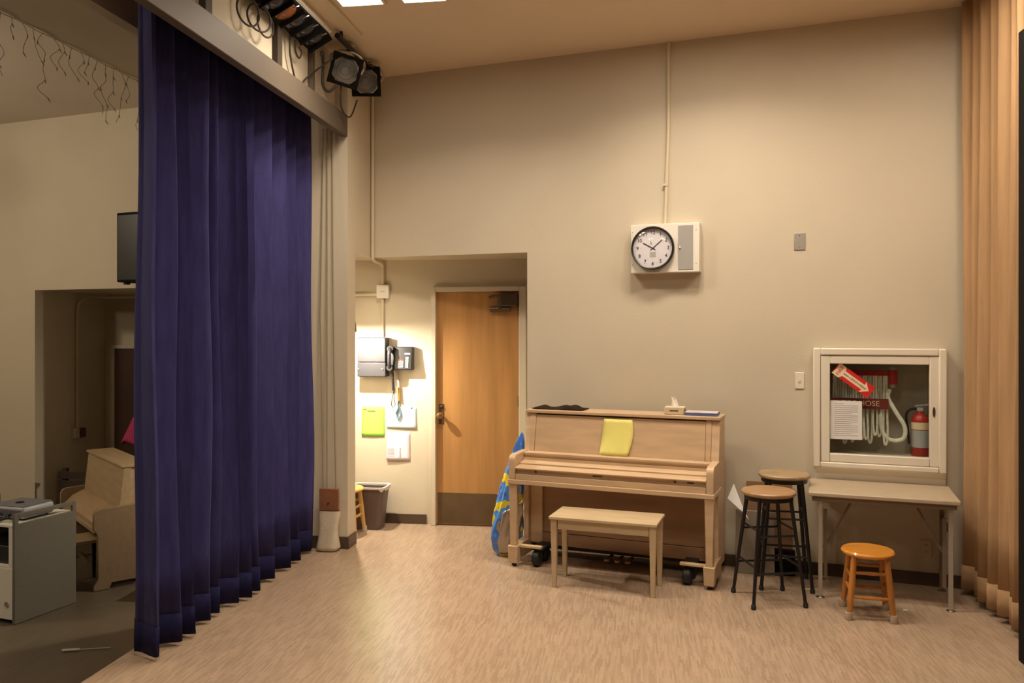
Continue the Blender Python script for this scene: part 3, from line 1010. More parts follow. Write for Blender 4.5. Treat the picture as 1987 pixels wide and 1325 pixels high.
for z in (0.035, 0.08):
    so = MB().lathe([(0.016, 0), (0.015, 0.002)], 16, 0, -0.006, z, 'y').build('socket', 'plate', ou)
    MB().box(-0.007, -0.004, -0.009, -0.006, z, z + 0.009).box(0.004, 0.007, -0.009, -0.006, z, z + 0.009).build('slot', 'ink', so)

# ================================================================== fire hose cabinet
fc = thing('fire_hose_cabinet', 'cream framed fire hose cabinet with glass door', 'fire cabinet', WF, 2.516, 0, 0.756)


def frame4(m, x0, x1, z0, z1, w_, y0, y1, wt=None, wb=None):
    wt = w_ if wt is None else wt
    wb = w_ if wb is None else wb
    m.box(x0, x0 + w_, y0, y1, z0, z1).box(x1 - w_, x1, y0, y1, z0, z1)
    m.box(x0 + w_, x1 - w_, y0, y1, z1 - wt, z1).box(x0 + w_, x1 - w_, y0, y1, z0, z0 + wb)
    return m


frame4(MB(), -0.409, 0.409, 0, 0.813, 0.047, -0.08, -0.001, 0.048, 0.038).build('outer_frame', 'cabinet', fc, bevel=0.008)
cdoor = frame4(MB(), -0.360, 0.365, 0.040, 0.763, 0.058, -0.072, -0.012, 0.056, 0.056).build('door', 'cabinet', fc, bevel=0.005)
MB().box(-0.302, 0.307, -0.048, -0.044, 0.096, 0.707).build('glass_pane', 'glass', cdoor)
MB().lathe([(0.008, 0), (0.008, 0.004)], 14, 0, 0, 0, 'y').xf(Matrix.Translation((0.333, -0.072, 0.40)) @ Matrix.Diagonal((1, 1, 4.2, 1))).build('latch', 'closer', cdoor)
inn = MB().box(-0.318, 0.326, 0.20, 0.21, 0.082, 0.726)
inn.box(-0.3195, -0.313, -0.008, 0.2, 0.082, 0.726).box(0.321, 0.3275, -0.008, 0.2, 0.082, 0.726)
inn.box(-0.313, 0.321, -0.008, 0.2, 0.0805, 0.088).box(-0.313, 0.321, -0.008, 0.2, 0.720, 0.7275)
inn.build('inner_box', 'cabin', fc)
MB().prism([(-0.001, -0.195), (-0.001, 0.0), (-0.07, 0.0), (-0.03, -0.045), (-0.03, -0.195)], -0.395, 0.408).build('base_panel', 'cabinet', fc, bevel=0.003)

# hose on its rack
hr = thing('fire_hose', 'folded white fire hose on a red rack inside the glass cabinet', 'fire hose', WF, 2.43, 0.06, 1.40)
MB().box(-0.20, 0.165, -0.012, 0.012, -0.02, 0.015).build('rack_bar', 'red', hr, bevel=0.004)
MB().cyl((0.185, 0, -0.075), (0.185, 0, 0.02), 0.028, n=14).build('valve', 'red', hr)
MB().cyl((0.185, 0, 0.02), (0.185, 0, 0.04), 0.022, n=12).build('valve_cap', 'silver', hr)
MB().cyl((0.185, 0, -0.10), (0.185, 0, -0.075), 0.018, n=12).build('valve_nut', 'silver', hr)
rnd = random.Random(3)
for k in range(11):
    x = -0.19 + k * 0.032
    sw_ = rnd.uniform(-0.02, 0.02)
    dep = -0.44 + rnd.uniform(-0.05, 0.03)
    pts = smooth_path([(x, 0, 0.0), (x - 0.003, 0.005, -0.18), (x - 0.012 + sw_, 0, dep + 0.10), (x - 0.004 + sw_, 0, dep), (x + 0.012 + sw_, 0, dep + 0.02), (x + 0.018 + sw_ * 0.5, 0.0, dep + 0.12), (x + 0.015, 0.004, -0.18), (x + 0.014, 0, 0.0)], 6)
    m_ = MB().tube(pts, 0.0075, 6)
    m_.v = [(p[0], p[1] * 1.0 + (0.012 if k % 2 else -0.004), p[2]) for p in m_.v]
    m_.build('hose_fold', 'hose', hr)
MB().tube(smooth_path([(0.165, 0.0, -0.11), (0.155, 0, -0.17), (0.20, -0.02, -0.26), (0.255, -0.025, -0.36), (0.245, -0.02, -0.44), (0.17, 0.0, -0.455), (0.12, 0.0, -0.40), (0.11, 0.0, -0.30), (0.125, 0, -0.22)], 7), 0.014, 7).build('hose_tail', 'hose', hr)
bd_ = MB().box(-0.205, 0.155, -0.03, -0.024, -0.245, -0.175).build('strap', 'darkred', hr)
text_part('FIRE HOSE', 0.052, 'cream', bd_, 'lettering', -0.02, -0.031, -0.21)
# extinguisher
fe = thing('fire_extinguisher', 'small red and silver fire extinguisher inside the glass cabinet', 'fire extinguisher', WF, 2.782, 0.085, 0.8445)
MB().lathe([(0.05, 0.0), (0.055, 0.008), (0.055, 0.235), (0.045, 0.265), (0.022, 0.283), (0.018, 0.30)], 24).build('tank', 'red', fe)
MB().lathe([(0.0562, 0.06), (0.0562, 0.175)], 24, cap=False).build('silver_label', 'silver', fe)
MB().lathe([(0.0558, 0.18), (0.0558, 0.228)], 24, cap=False).build('yellow_label', 'cream', fe)
MB().box(-0.02, 0.02, -0.015, 0.015, 0.30, 0.325).build('valve_head', 'silver', fe, bevel=0.003)
MB().prism([(-0.03, 0.33), (0.07, 0.345), (0.07, 0.355), (-0.03, 0.34)], -0.008, 0.008, 'xz').build('lever', 'silver', fe)
MB().tube(smooth_path([(-0.02, 0, 0.315), (-0.06, -0.01, 0.31), (-0.085, -0.01, 0.27), (-0.075, -0.01, 0.18), (-0.068, -0.01, 0.08)], 6), 0.008, 8).build('hose', 'black', fe)
# sticker and notice on the pane
st = thing('fire_sign', 'red arrow sticker on the cabinet glass', 'sign', WF, 2.362, -0.0495, 1.352)
ANG = R(37)
rt = Matrix.Rotation(ANG, 4, 'Y') @ Matrix.Diagonal((1.02, 1, 1.2, 1))
MB().box(-0.137, 0.137, -0.0012, 0, -0.036, 0.036).xf(rt).build('backing', 'redsign', st)
ar = MB().prism([(-0.137, 0.036), (-0.085, 0.036), (-0.07, 0.016), (0.075, 0.016), (0.070, 0.034), (0.118, 0.0), (0.070, -0.034), (0.075, -0.016), (-0.07, -0.016), (-0.085, -0.036), (-0.137, -0.036), (-0.128, 0.0)], -0.0018, -0.0012, 'xz')
ar.xf(rt).build('arrow', 'cream', st)
tp = text_part('FIRE', 0.030, 'redsign', st, 'lettering', 0, 0, 0)
tp.data.transform(rt @ Matrix.Translation((-0.102, -0.0022, 0)) @ Matrix.Rotation(R(-90), 4, 'Y'))
for k, ch in enumerate('EXTINGUISHER'):
    t_ = text_part(ch, 0.017, 'ink', st, 'lettering', 0, 0, 0)
    t_.data.transform(rt @ Matrix.Translation((-0.066 + k * 0.0142, -0.0022, 0)) @ Matrix.Rotation(R(-90), 4, 'Y'))
nt_ = thing('notice', 'white typed notice taped to the lower left of the cabinet glass', 'paper', WF, 2.3165, -0.0495, 1.212)
MB().box(-0.1, 0.1, -0.0012, 0, -0.262, 0).build('sheet', 'paper', nt_)
for k in range(17):
    z = -0.018 - k * 0.0135
    wd = 0.06 if k == 0 else (0.15 if k % 5 else 0.11)
    MB().box(-0.075, -0.075 + wd, -0.0018, -0.0012, z - 0.004, z).build('print_line', 'greytext', nt_)


# ================================================================== pianos
def piano_main():
    t = thing('upright_piano', 'blond wood upright piano standing against the wall', 'piano', XF, 0.017, 5.926, 0, -23)
    Wd = 1.385
    x0, x1 = -0.035, Wd + 0.035     # outer faces
    bk = 0.47
    # case sides
    for xa, xb in ((x0 + 0.025, x0 + 0.065), (x1 - 0.065, x1 - 0.01)):
        MB().prism([(0.20, 0.075), (bk, 0.075), (bk, 1.075), (0.265, 1.075), (0.215, 0.80), (0.20, 0.77)], xa, xb).build('side_panel', 'piano', t, bevel=0.004)
    MB().box(x0 + 0.02, x1 - 0.005, 0.245, bk + 0.005, 1.075, 1.10).build('lid', 'piano', t, bevel=0.005)
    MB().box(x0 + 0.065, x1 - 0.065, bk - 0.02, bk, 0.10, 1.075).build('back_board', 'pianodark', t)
    # upper panel leaning back, framed
    up = MB().box(x0 + 0.105, x1 - 0.105, -0.012, 0.006, 0.0, 0.27)
    up.xf(Matrix.Translation((0, 0.226, 0.798)) @ Matrix.Rotation(R(-10.5), 4, 'X')).build('music_panel', 'piano', t, bevel=0.002)
    for xa, xb in ((x0 + 0.065, x0 + 0.103), (x1 - 0.103, x1 - 0.065)):
        MB().box(xa, xb, -0.016, 0.012, 0.0, 0.277).xf(Matrix.Translation((0, 0.226, 0.798)) @ Matrix.Rotation(R(-10.5), 4, 'X')).build('stile', 'piano', t, bevel=0.003)
    # key bed, slip and arms
    MB().box(x0, x1, -0.04, 0.26, 0.605, 0.64).build('key_bed', 'piano', t, bevel=0.004)
    MB().box(x0 + 0.055, x1 - 0.055, -0.028, 0.0, 0.64, 0.685).build('key_slip', 'piano', t, bevel=0.003)
    for xa, xb in ((x0 + 0.005, x0 + 0.053), (x1 - 0.053, x1 - 0.005)):
        prof = [(-0.035, 0.64), (0.215, 0.64), (0.215, 0.838)] + [(0.03 + 0.0, 0.832)]
        prof += [(0.012 + 0.047 * math.cos(a), 0.785 + 0.047 * math.sin(a)) for a in [R(95 + 85 * k / 7) for k in range(8)]]
        MB().prism(prof, xa, xb).build('arm', 'piano', t, bevel=0.003)
    # fallboard: two sloping boards and a moulding
    MB().box(x0 + 0.055, x1 - 0.055, -0.012, 0.05, 0.685, 0.722).build('fallboard_front', 'piano', t)
    MB().prism([(-0.034, 0.722), (-0.036, 0.732), (-0.026, 0.739), (0.05, 0.748), (0.05, 0.722)], x0 + 0.055, x1 - 0.055).build('fallboard_lip', 'piano', t, bevel=0.002)
    MB().prism([(0.055, 0.70), (0.055, 0.758), (0.062, 0.762), (0.128, 0.772), (0.128, 0.70)], x0 + 0.055, x1 - 0.055).build('fallboard', 'piano', t, bevel=0.003)
    MB().prism([(0.14, 0.72), (0.14, 0.800), (0.128, 0.812), (0.128, 0.832), (0.235, 0.832), (0.235, 0.72)], x0 + 0.055, x1 - 0.055).build('music_shelf', 'piano', t, bevel=0.004)
    MB().box(x0 + 0.055, x1 - 0.055, 0.124, 0.142, 0.70, 0.79).build('name_board', 'piano', t)
    # lower panel, toe rail
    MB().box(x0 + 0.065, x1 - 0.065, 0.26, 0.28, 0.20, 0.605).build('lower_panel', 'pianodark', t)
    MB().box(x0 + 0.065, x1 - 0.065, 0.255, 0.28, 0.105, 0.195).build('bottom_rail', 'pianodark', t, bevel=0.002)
    MB().box(x0 + 0.065, x0 + 0.16, 0.235, 0.259, 0.12, 0.605).build('pilaster', 'piano', t, bevel=0.004)
    MB().box(x0 + 0.065, x1 - 0.065, 0.29, bk - 0.02, 0.075, 0.10).build('bottom_board', 'darkwood', t)
    # legs with blocks and toes
    for xc in (0.0, Wd):
        MB().taper(xc, 0.0, 0.15, 0.592, 0.023, 0.030).build('leg', 'piano', t, bevel=0.003)
        MB().taper(xc, 0.0, 0.025, 0.15, 0.034, 0.038).build('leg_block', 'piano', t, bevel=0.006)
        MB().box(xc - 0.033, xc + 0.033, 0.04, 0.26, 0.045, 0.15).build('toe', 'piano', t, bevel=0.005)
        MB().cyl((xc - 0.012, 0.0, 0.018), (xc + 0.012, 0.0, 0.018), 0.018, n=14).build('caster', 'rubber', t)
        # dolly arm with rubber wheels
        s_ = 1 if xc == 0 else -1
        da = MB().box(min(xc + s_ * 0.03, xc + s_ * 0.20), max(xc + s_ * 0.03, xc + s_ * 0.20), 0.01, 0.05, 0.132, 0.150).build('dolly_arm', 'blond', t, bevel=0.003)
        for yy in (0.055, 0.20):
            MB().lathe([(0.01, -0.028), (0.045, -0.028), (0.056, -0.018), (0.056, 0.018), (0.045, 0.028), (0.01, 0.028)], 22, xc + s_ * 0.155, yy, 0.0565, 'x').build('dolly_wheel', 'rubber', t)
        MB().box(xc + s_ * 0.155 - 0.045, xc + s_ * 0.155 + 0.045, 0.045, 0.24, 0.112, 0.130).build('dolly_plate', 'rubber', t, bevel=0.003)
    for k in range(3):
        px = 0.64 + k * 0.075
        pd = MB().box(px - 0.012, px + 0.012, 0.16, 0.30, 0.060, 0.072)
        pd.lathe([(0.022, 0.060), (0.022, 0.074)], 16, px, 0.165, 0)
        pd.build('pedal', 'brass', t, bevel=0.002)
    # small hardware and the maker's mark on the slip
    for px in (0.17, 1.16):
        MB().box(px - 0.006, px + 0.006, -0.016, -0.012, 0.700, 0.719).build('hinge', 'closer', t)
        MB().box(px - 0.012, px + 0.004, -0.0135, -0.012, 0.712, 0.719).build('scuff', 'closer', t)
    MB().box(0.59, 0.66, -0.0132, -0.012, 0.702, 0.713).build('maker_mark', 'kick', t)
    MB().box(1.24, 1.285, -0.0132, -0.012, 0.702, 0.714).build('maker_mark', 'kick', t)
    for ch in t.children:
        if ch.name.split('.')[0] in ('key_bed', 'key_slip', 'arm', 'fallboard_front', 'fallboard_lip', 'fallboard', 'music_shelf', 'name_board', 'hinge', 'scuff', 'maker_mark'):
            for v in ch.data.vertices:
                v.co.z = 0.592 + (v.co.z - 0.605) * 0.916
    return t


piano = piano_main()
PN = Frame(0.017, 5.926, -23)


def sheet_on_piano():
    t = thing('music_sheet', 'yellow sheet of paper leaning on the piano music panel', 'paper', PN, 0.70, 0.0, 0.803)

    def fn(a, b):
        z = 0.252 * b
        x = -0.105 + 0.205 * a - 0.02 * (1 - b) + 0.02 * math.sin(3.0 * b) * a
        y = 0.196 + 0.052 * b + 0.006 * math.sin(math.pi * b) + 0.004 * math.cos(2 * math.pi * a)
        return (x, y - 0.006, z)
    MB().grid(fn, 8, 10).build('sheet', 'yellowpaper', t, solid=0.001)
    return t


sheet_on_piano()
# on the lid
cl_ = MB()


def clothfn(a, b):
    x = (a - 0.5) * 0.40
    y = (b - 0.5) * 0.17
    e = max(0.0, 1 - (2 * abs(a - 0.5)) ** 3) * max(0.0, 1 - (2 * abs(b - 0.5)) ** 3)
    z = 0.003 + e * (0.016 + 0.013 * math.sin(9 * a + 1.2) + 0.007 * math.sin(19 * a + 7 * b))
    return (x, y, max(z, 0.002))


cl_.grid(clothfn, 28, 12)
tag(PN.at(cl_.build('folded_cloth', 'cloth', solid=0.003, smooth=80), 0.22, 0.365, 1.1025), 'dark brown crumpled cloth at the left end of the piano lid', 'cloth')
tb = thing('tissue_box', 'cream tissue box with a tissue standing up on the piano', 'tissue box', PN, 1.085, 0.345, 1.1015, 4)
MB().box(-0.068, 0.068, -0.055, 0.055, 0, 0.05).build('box', 'tissue', tb, bevel=0.004)
MB().box(-0.03, 0.03, -0.0565, -0.055, 0.022, 0.03).build('print', 'kick', tb)
MB().box(0.068, 0.0695, -0.02, 0.02, 0.015, 0.038).build('print', 'ink', tb)


def tissuefn(a, b):
    ang = 2 * math.pi * a
    r = 0.020 * (1 - 0.35 * b) * (1 + 0.45 * math.sin(3 * ang + 2 * b))
    return (r * math.cos(ang) - 0.012 * b, 0.6 * r * math.sin(ang), 0.048 + 0.062 * b + 0.012 * b * math.sin(2 * ang))


MB().grid(tissuefn, 24, 6).build('tissue', 'tissuepaper', tb, smooth=80)
bk_ = thing('book', 'flat blue book with a pale cover on the piano lid', 'book', PN, 1.275, 0.345, 1.1015, 2)
MB().box(-0.11, 0.11, -0.075, 0.075, 0, 0.004).box(-0.11, 0.11, 0.071, 0.075, 0, 0.022).build('cover', 'bookblue', bk_)
MB().box(-0.107, 0.107, -0.073, 0.070, 0.004, 0.018).build('pages', 'bookblue', bk_)
MB().box(-0.11, 0.11, -0.075, 0.075, 0.018, 0.022).build('front_cover', 'bookwhite', bk_)

# piano bench
bn = thing('piano_bench', 'pale wood piano bench in front of the blond piano', 'bench', XF, 0.629, 5.45, 0, -19.5)
MB().box(-0.355, 0.355, -0.165, 0.165, 0.45, 0.47).build('seat', 'bench', bn, bevel=0.004)
MB().box(-0.30, 0.30, -0.139, -0.121, 0.385, 0.449).build('apron', 'bench', bn)
MB().box(-0.30, 0.30, 0.121, 0.139, 0.385, 0.449).build('apron', 'bench', bn)
for sx in (-1, 1):
    MB().box(sx * 0.32 - 0.009, sx * 0.32 + 0.009, -0.11, 0.11, 0.385, 0.449).build('apron', 'bench', bn)
    for sy in (-1, 1):
        MB().taper(sx * 0.325, sy * 0.128, 0, 0.449, 0.014, 0.021).build('leg', 'bench', bn, bevel=0.003)


# second piano in the hall: turned, end panels to the floor
def piano_hall():
    # near front bottom corner, width direction goes away to the left
    t = thing('spinet_piano', 'small tan piano turned sideways in the hall behind the cart', 'piano', XF, -3.42, 6.74, LOW, -50)
    # local: x from far (-) to near (0); front faces -y
    Wd = 1.24
    T = 0.045
    A = 0.665
    prof = [(0, 0.0), (0.12, 0.0), (0.14, 0.05), (0.36, 0.05), (0.36, A + 0.02), (0.32, A + 0.015), (0.05, A)]
    prof += [(0.05 + 0.05 * math.cos(R(90 + 90 * k / 6)), A - 0.05 + 0.05 * math.sin(R(90 + 90 * k / 6))) for k in range(7)]
    prof += [(0.0, 0.50), (0.03, 0.46), (0.035, 0.1), (0.0, 0.04)]
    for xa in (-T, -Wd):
        MB().prism(prof, xa, xa + T).build('end_panel', 'piano2shade', t, bevel=0.004)
    MB().box(-Wd + T, -T, 0.30, 0.44, 0.06, 1.0).build('case_back', 'piano2', t)
    MB().box(-Wd + 0.02, -0.02, 0.22, 0.46, 0.985, 1.005).build('lid', 'piano2', t, bevel=0.004)
    MB().prism([(0.20, 0.64), (0.24, 0.99), (0.30, 0.99), (0.30, 0.64)], -Wd + 0.03, -0.03).build('music_desk', 'piano2', t, bevel=0.003)
    MB().prism([(0.03, 0.50), (0.03, 0.535), (0.10, 0.60), (0.18, 0.635), (0.30, 0.66), (0.30, 0.50)], -Wd + T, -T).build('fallboard', 'piano2', t, bevel=0.003)
    MB().box(-Wd + T, -T, 0.015, 0.30, 0.46, 0.50).build('key_bed', 'piano2', t, bevel=0.003)
    MB().box(-Wd + T, -T, 0.28, 0.30, 0.06, 0.46).build('lower_panel', 'darkwood', t)
    for xa in (-0.022, -Wd + 0.022):
        MB().cyl((xa - 0.01, 0.05, 0.012), (xa + 0.01, 0.05, 0.012), 0.014, n=12).build('caster', 'silver', t)
    return t


piano_hall()

# hall cart with projector
ct = thing('media_cart', 'grey and white media cart holding a projector', 'cart', XF, -3.615, 5.99, LOW, -20.7)
CH = 0.80
# local: x left (-) from near right edge, y away
MB().box(-0.022, 0.0, 0, 0.53, 0.0, CH - 0.075).box(-0.022, 0.0, 0, 0.035, CH - 0.075, CH).box(-0.022, 0.0, 0.495, 0.53, CH - 0.075, CH).box(-0.022, 0.0, 0.035, 0.495, CH - 0.03, CH).build('side_panel', 'cart', ct, bevel=0.003)
MB().box(-0.85, -0.828, 0, 0.53, 0.0, CH - 0.075).box(-0.85, -0.828, 0, 0.035, CH - 0.075, CH).box(-0.85, -0.828, 0.495, 0.53, CH - 0.075, CH).box(-0.85, -0.828, 0.035, 0.495, CH - 0.03, CH).build('side_panel', 'cart', ct, bevel=0.003)
MB().box(-0.828, -0.022, 0.0, 0.53, CH - 0.10, CH - 0.08).build('top_shelf', 'cartwhite', ct, bevel=0.003)
MB().box(-0.828, -0.022, 0.002, 0.52, 0.40, 0.418).build('middle_shelf', 'cartwhite', ct)
MB().box(-0.828, -0.022, 0.0, 0.02, 0.03, 0.40).build('front_panel', 'cartwhite', ct, bevel=0.002)
MB().box(-0.828, -0.022, 0.50, 0.52, 0.03, CH - 0.10).build('rear_panel', 'cart', ct)
MB().box(-0.06, -0.022, 0.002, 0.02, 0.42, CH - 0.10).build('front_post', 'cartwhite', ct)
MB().lathe([(0.02, 0), (0.02, 0.006), (0.012, 0.007), (0.011, 0.002)], 18, -0.075, 0.0, 0.14, 'y').build('lock', 'chrome', ct)
dv2 = MB().box(-0.53, -0.08, 0.04, 0.4, 0, 0.13)
CF = Frame(-3.615, 5.99, -20.7)
tag(CF.at(dv2.build('video_player', 'black', bevel=0.006), 0, 0, LOW + 0.419), 'black player box on the middle shelf of the media cart', 'player')
pj = thing('projector', 'grey projector with silver corners on top of the cart', 'projector', CF, -0.235, 0.25, LOW + CH - 0.079, 3)
MB().box(-0.165, 0.165, -0.14, 0.14, 0.012, 0.098).build('body', 'silver', pj, bevel=0.016)
MB().box(-0.155, 0.155, -0.13, 0.13, 0.099, 0.106).build('top_cover', 'projector', pj, bevel=0.004)
MB().box(-0.06, 0.145, -0.147, -0.139, 0.025, 0.08).build('connector_panel', 'projector', pj, bevel=0.003)
MB().lathe([(0.03, 0.0), (0.03, 0.004)], 18, 0.0, -0.02, 0.106).build('button', 'softblack', pj)
for sx in (-0.13, 0.13):
    for sy in (-0.1, 0.1):
        MB().cyl((sx, sy, 0), (sx, sy, 0.014), 0.012, n=8).build('foot', 'rubber', pj)
cbz = MB().tube(smooth_path([(-0.26, 0.095, 0.05), (-0.28, 0.04, 0.035), (-0.34, 0.03, 0.012), (-0.45, 0.06, 0.012), (-0.60, 0.05, 0.012)], 6), 0.009, 8)
tag(CF.at(cbz.build('video_cable', mat('blue_cable', (0.02, 0.03, 0.25), 0.4)), 0, 0, LOW + CH - 0.079), 'blue video cable plugged into the projector on the cart', 'cable')
cbk = MB().tube(smooth_path([(-0.17, 0.098, 0.045), (-0.16, 0.05, 0.03), (-0.22, 0.035, 0.013), (-0.31, 0.075, 0.03), (-0.38, 0.03, 0.013)], 6), 0.011, 8)
tag(CF.at(cbk.build('power_cable', 'black'), 0, 0, LOW + CH - 0.079), 'black cables heaped beside the projector on the cart', 'cable')

# hall: chair seat behind cart
sp = thing('piano_stool', 'pale low stool tucked under the hall piano', 'stool', XF, -3.62, 6.98, LOW, -50)
MB().box(-0.16, 0.16, -0.13, 0.13, 0.36, 0.39).build('seat', 'piano2', sp, bevel=0.004)
MB().box(-0.14, 0.14, -0.012, 0.012, 0.20, 0.235).build('stretcher', 'piano2', sp)
for sx in (-1, 1):
    for sy in (-1, 1):
        MB().taper(sx * 0.135, sy * 0.105, 0, 0.36, 0.012, 0.016).build('leg', 'darkwood', sp)

# hall: speaker on the wall
sk = thing('loudspeaker', 'tall black loudspeaker mounted on the hall wall', 'loudspeaker', WF, -3.585, -0.24, 2.10)
MB().box(-0.20, 0.20, -0.16, 0.15, 0.02, 0.645).build('cabinet', 'softblack', sk, bevel=0.01)
MB().box(-0.18, 0.18, -0.166, -0.16, 0.04, 0.62).build('grille', 'black', sk)
MB().box(-0.05, 0.05, 0.15, 0.238, 0.25, 0.40).build('bracket', 'blacksteel', sk)
MB().box(-0.16, -0.12, -0.12, -0.08, 0.0, 0.02).build('foot', 'rubber', sk)

# hall alcove: conduit, switch box, door cloth, dark crate
hc = MB().tube([(-3.775, 2.05, 0.62), (-3.775, 2.05, 1.90)] + [(-3.775 + 0.14 * (1 - math.cos(R(a))), 2.05, 1.90 + 0.14 * math.sin(R(a))) for a in (15, 30, 45, 60, 75, 90)] + [(-2.4, 2.05, 2.04)], 0.013, 10)
tag(PF.at(hc.build('conduit', 'pipe'), 0, 0, 0), 'cream conduit with a round bend in the dark hall alcove', 'conduit')
hb = thing('switch_box', 'small cream and brown switch box at the foot of the alcove conduit', 'switch box', PF, -3.789, 2.05, 0.52)
MB().box(0, 0.045, -0.06, 0.0, 0, 0.11).build('cover', 'plate', hb, bevel=0.003)
MB().box(0, 0.05, 0.003, 0.10, 0, 0.10).build('switch_cover', 'iron', hb, bevel=0.003)
pk = thing('pink_cloth', 'pink cloth hanging on the dark hall door', 'cloth', PF, -3.47, 2.52, 0.40)


def pinkfn(a, b):
    w_ = 0.035 + 0.065 * (1 - b)
    return ((a - 0.5) * w_ * 2 + 0.09 * b, 0.008 * math.sin(9 * a) - 0.012, 0.02 * (1 - b) * math.sin(5 * a) + 0.30 * b)


MB().grid(pinkfn, 12, 8).build('drape', 'pink', pk, solid=0.006, smooth=80)
MB().cyl((0.09, -0.015, 0.30), (0.09, 0.014, 0.30), 0.008, n=8).build('hook', 'brass', pk)
cr = thing('dark_bench', 'dark slatted bench in the shadow of the hall alcove', 'bench', PF, -3.28, 1.75, LOW)
for k in range(4):
    MB().box(-0.47, 0.40, -0.02, 0.0, 0.30 + k * 0.095, 0.375 + k * 0.095).build('slat', 'darkwood', cr, bevel=0.003)
MB().box(-0.47, 0.40, -0.34, -0.02, 0.27, 0.30).build('seat', 'darkwood', cr)
for sx in (-0.45, 0.35):
    MB().box(sx, sx + 0.05, -0.33, -0.29, 0, 0.27).build('leg', 'darkwood', cr)
    MB().box(sx, sx + 0.05, 0.0, 0.04, 0, 0.69).build('leg', 'darkwood', cr)

# icicle lights along the soffit edge
ic = thing('icicle_lights', 'unlit icicle light string along the hall soffit edge', 'string lights', PF, -1.607, 0.0, 3.62)
MB().tube([(0, -3.2 + 0.1 * k, 0.004 * math.sin(k * 1.9) - 0.004) for k in range(37)], 0.0025, 5).build('main_wire', 'icicle', ic)
rnd = random.Random(21)
for k in range(24):
    y = -2.0 + k * 0.092
    L_ = rnd.choice((0.12, 0.2, 0.3, 0.38, 0.42))
    n_ = max(3, int(L_ / 0.06))
    pts = [(0, y, 0)]
    for j in range(1, n_ + 1):
        pts.append((rnd.uniform(-0.03, 0.03), y + rnd.uniform(-0.05, 0.05), -L_ * j / n_))
    d_ = MB().tube(smooth_path(pts, 3), 0.0018, 5).build('drop_wire', 'icicle', ic)
    for j in range(1, n_ + 1, 2):
        p = pts[j]
        MB().cyl(p, (p[0] + 0.01, p[1] + rnd.uniform(-0.015, 0.015), p[2] - 0.025), 0.004, 0.002, n=6).build('bulb', 'icicle', d_)

# debris on the hall floor
db = MB().cyl((0, 0, 0.009), (0.11, 0.0, 0.009), 0.009, n=10)
db.cyl((0.11, 0, 0.009), (0.30, 0.01, 0.005), 0.003, n=6)
tag(XF.at(db.build('plastic_stick', 'clear'), -2.995, 5.49, LOW, 10), 'clear plastic stick lying on the hall floor by the curtain', 'stick')
tag(XF.at(MB().prism([(0, 0), (0.03, 0.004), (0.026, 0.018), (0.004, 0.016)], 0, 0.003, 'xy').build('paper_scrap', 'paper'), 2.36, 4.97, 0.0005), 'tiny white paper scrap on the floor beside the orange stool', 'scrap')


# ================================================================== stools
def metal_stool(label, x, y, h, seat_m, rot, base):
    t = thing('metal_stool', label, 'stool', XF, x, y, 0, rot)
    MB().lathe([(0.02, h - 0.028), (0.155, h - 0.028), (0.165, h - 0.02), (0.166, h - 0.008), (0.158, h), (0.02, h - 0.003)], 36).build('seat', seat_m, t)
    MB().lathe([(0.142, h - 0.055), (0.148, h - 0.055), (0.148, h - 0.028), (0.142, h - 0.028)], 36, cap=False).build('seat_ring', 'blacksteel', t)
    a_t, a_b = 0.098, base * 0.7071

    def leg_at(sx, sy, z):
        k = 1 - z / (h - 0.03)
        r = a_t + (a_b - a_t) * k
        return (sx * r, sy * r, z)
    for sx, sy in ((-1, -1), (1, -1), (1, 1), (-1, 1)):
        p0 = leg_at(sx, sy, 0.012)
        lg = MB().tube([leg_at(sx, sy, h - 0.03), p0], [0.013, 0.011], 8)
        lg.build('leg', 'blacksteel', t)
        MB().lathe([(0.013, 0), (0.016, 0.004), (0.015, 0.025), (0.012, 0.03)], 12, p0[0], p0[1], 0).build('foot_tip', 'rubber', t)
    for f, r in ((0.30, 0.007), (0.62, 0.007)):
        z0 = h * f
        cs = [(-1, -1), (1, -1), (1, 1), (-1, 1)]
        for k in range(4):
            dz = 0.0 if k % 2 == 0 else 0.035
            MB().tube([leg_at(*cs[k], z0 + dz), leg_at(*cs[(k + 1) % 4], z0 + dz)], r, 8).build('rung', 'blacksteel', t)
    return t


metal_stool('tall black metal stool with worn reddish wooden seat, in front', 1.61, 5.175, 0.69, 'stoolseat', 6, 0.235)
metal_stool('taller black metal stool with greyish wooden seat, behind the other', 1.812, 5.49, 0.742, 'stoolseat2', -12.5, 0.225)


def wood_stool(label, x, y, rot, seat_m, leg_m, h=0.39):
    t = thing('wooden_stool', label, 'stool', XF, x, y, 0, rot)
    MB().lathe([(0.02, h - 0.028), (0.138, h - 0.028), (0.148, h - 0.02), (0.150, h - 0.010), (0.142, h), (0.02, h - 0.002)], 36).build('seat', seat_m, t)
    at_, ab = 0.088, 0.122

    def lp_(sx, sy, z):
        k = 1 - z / (h - 0.025)
        r = at_ + (ab - at_) * k
        return (sx * r, sy * r, z)
    cs = ((-1, -1), (1, -1), (1, 1), (-1, 1))
    for c in cs:
        MB().tube([lp_(*c, h - 0.028), lp_(*c, 0.2), lp_(*c, 0.03)], [0.017, 0.019, 0.0155], 12).build('leg', leg_m, t)
        e = lp_(*c, 0.0)
        MB().lathe([(0.019, 0.0), (0.022, 0.006), (0.019, 0.045)], 14, e[0], e[1], 0).build('foot_tip', 'tip', t)
    for k in range(4):
        for z in ((0.13, 0.27) if k % 2 == 0 else (0.16, 0.235)):
            a_, b_ = Vector(lp_(*cs[k], z)), Vector(lp_(*cs[(k + 1) % 4], z))
            MB().tube([a_, a_.lerp(b_, 0.5), b_], [0.008, 0.011, 0.008], 8).build('rung', leg_m, t)
    return t


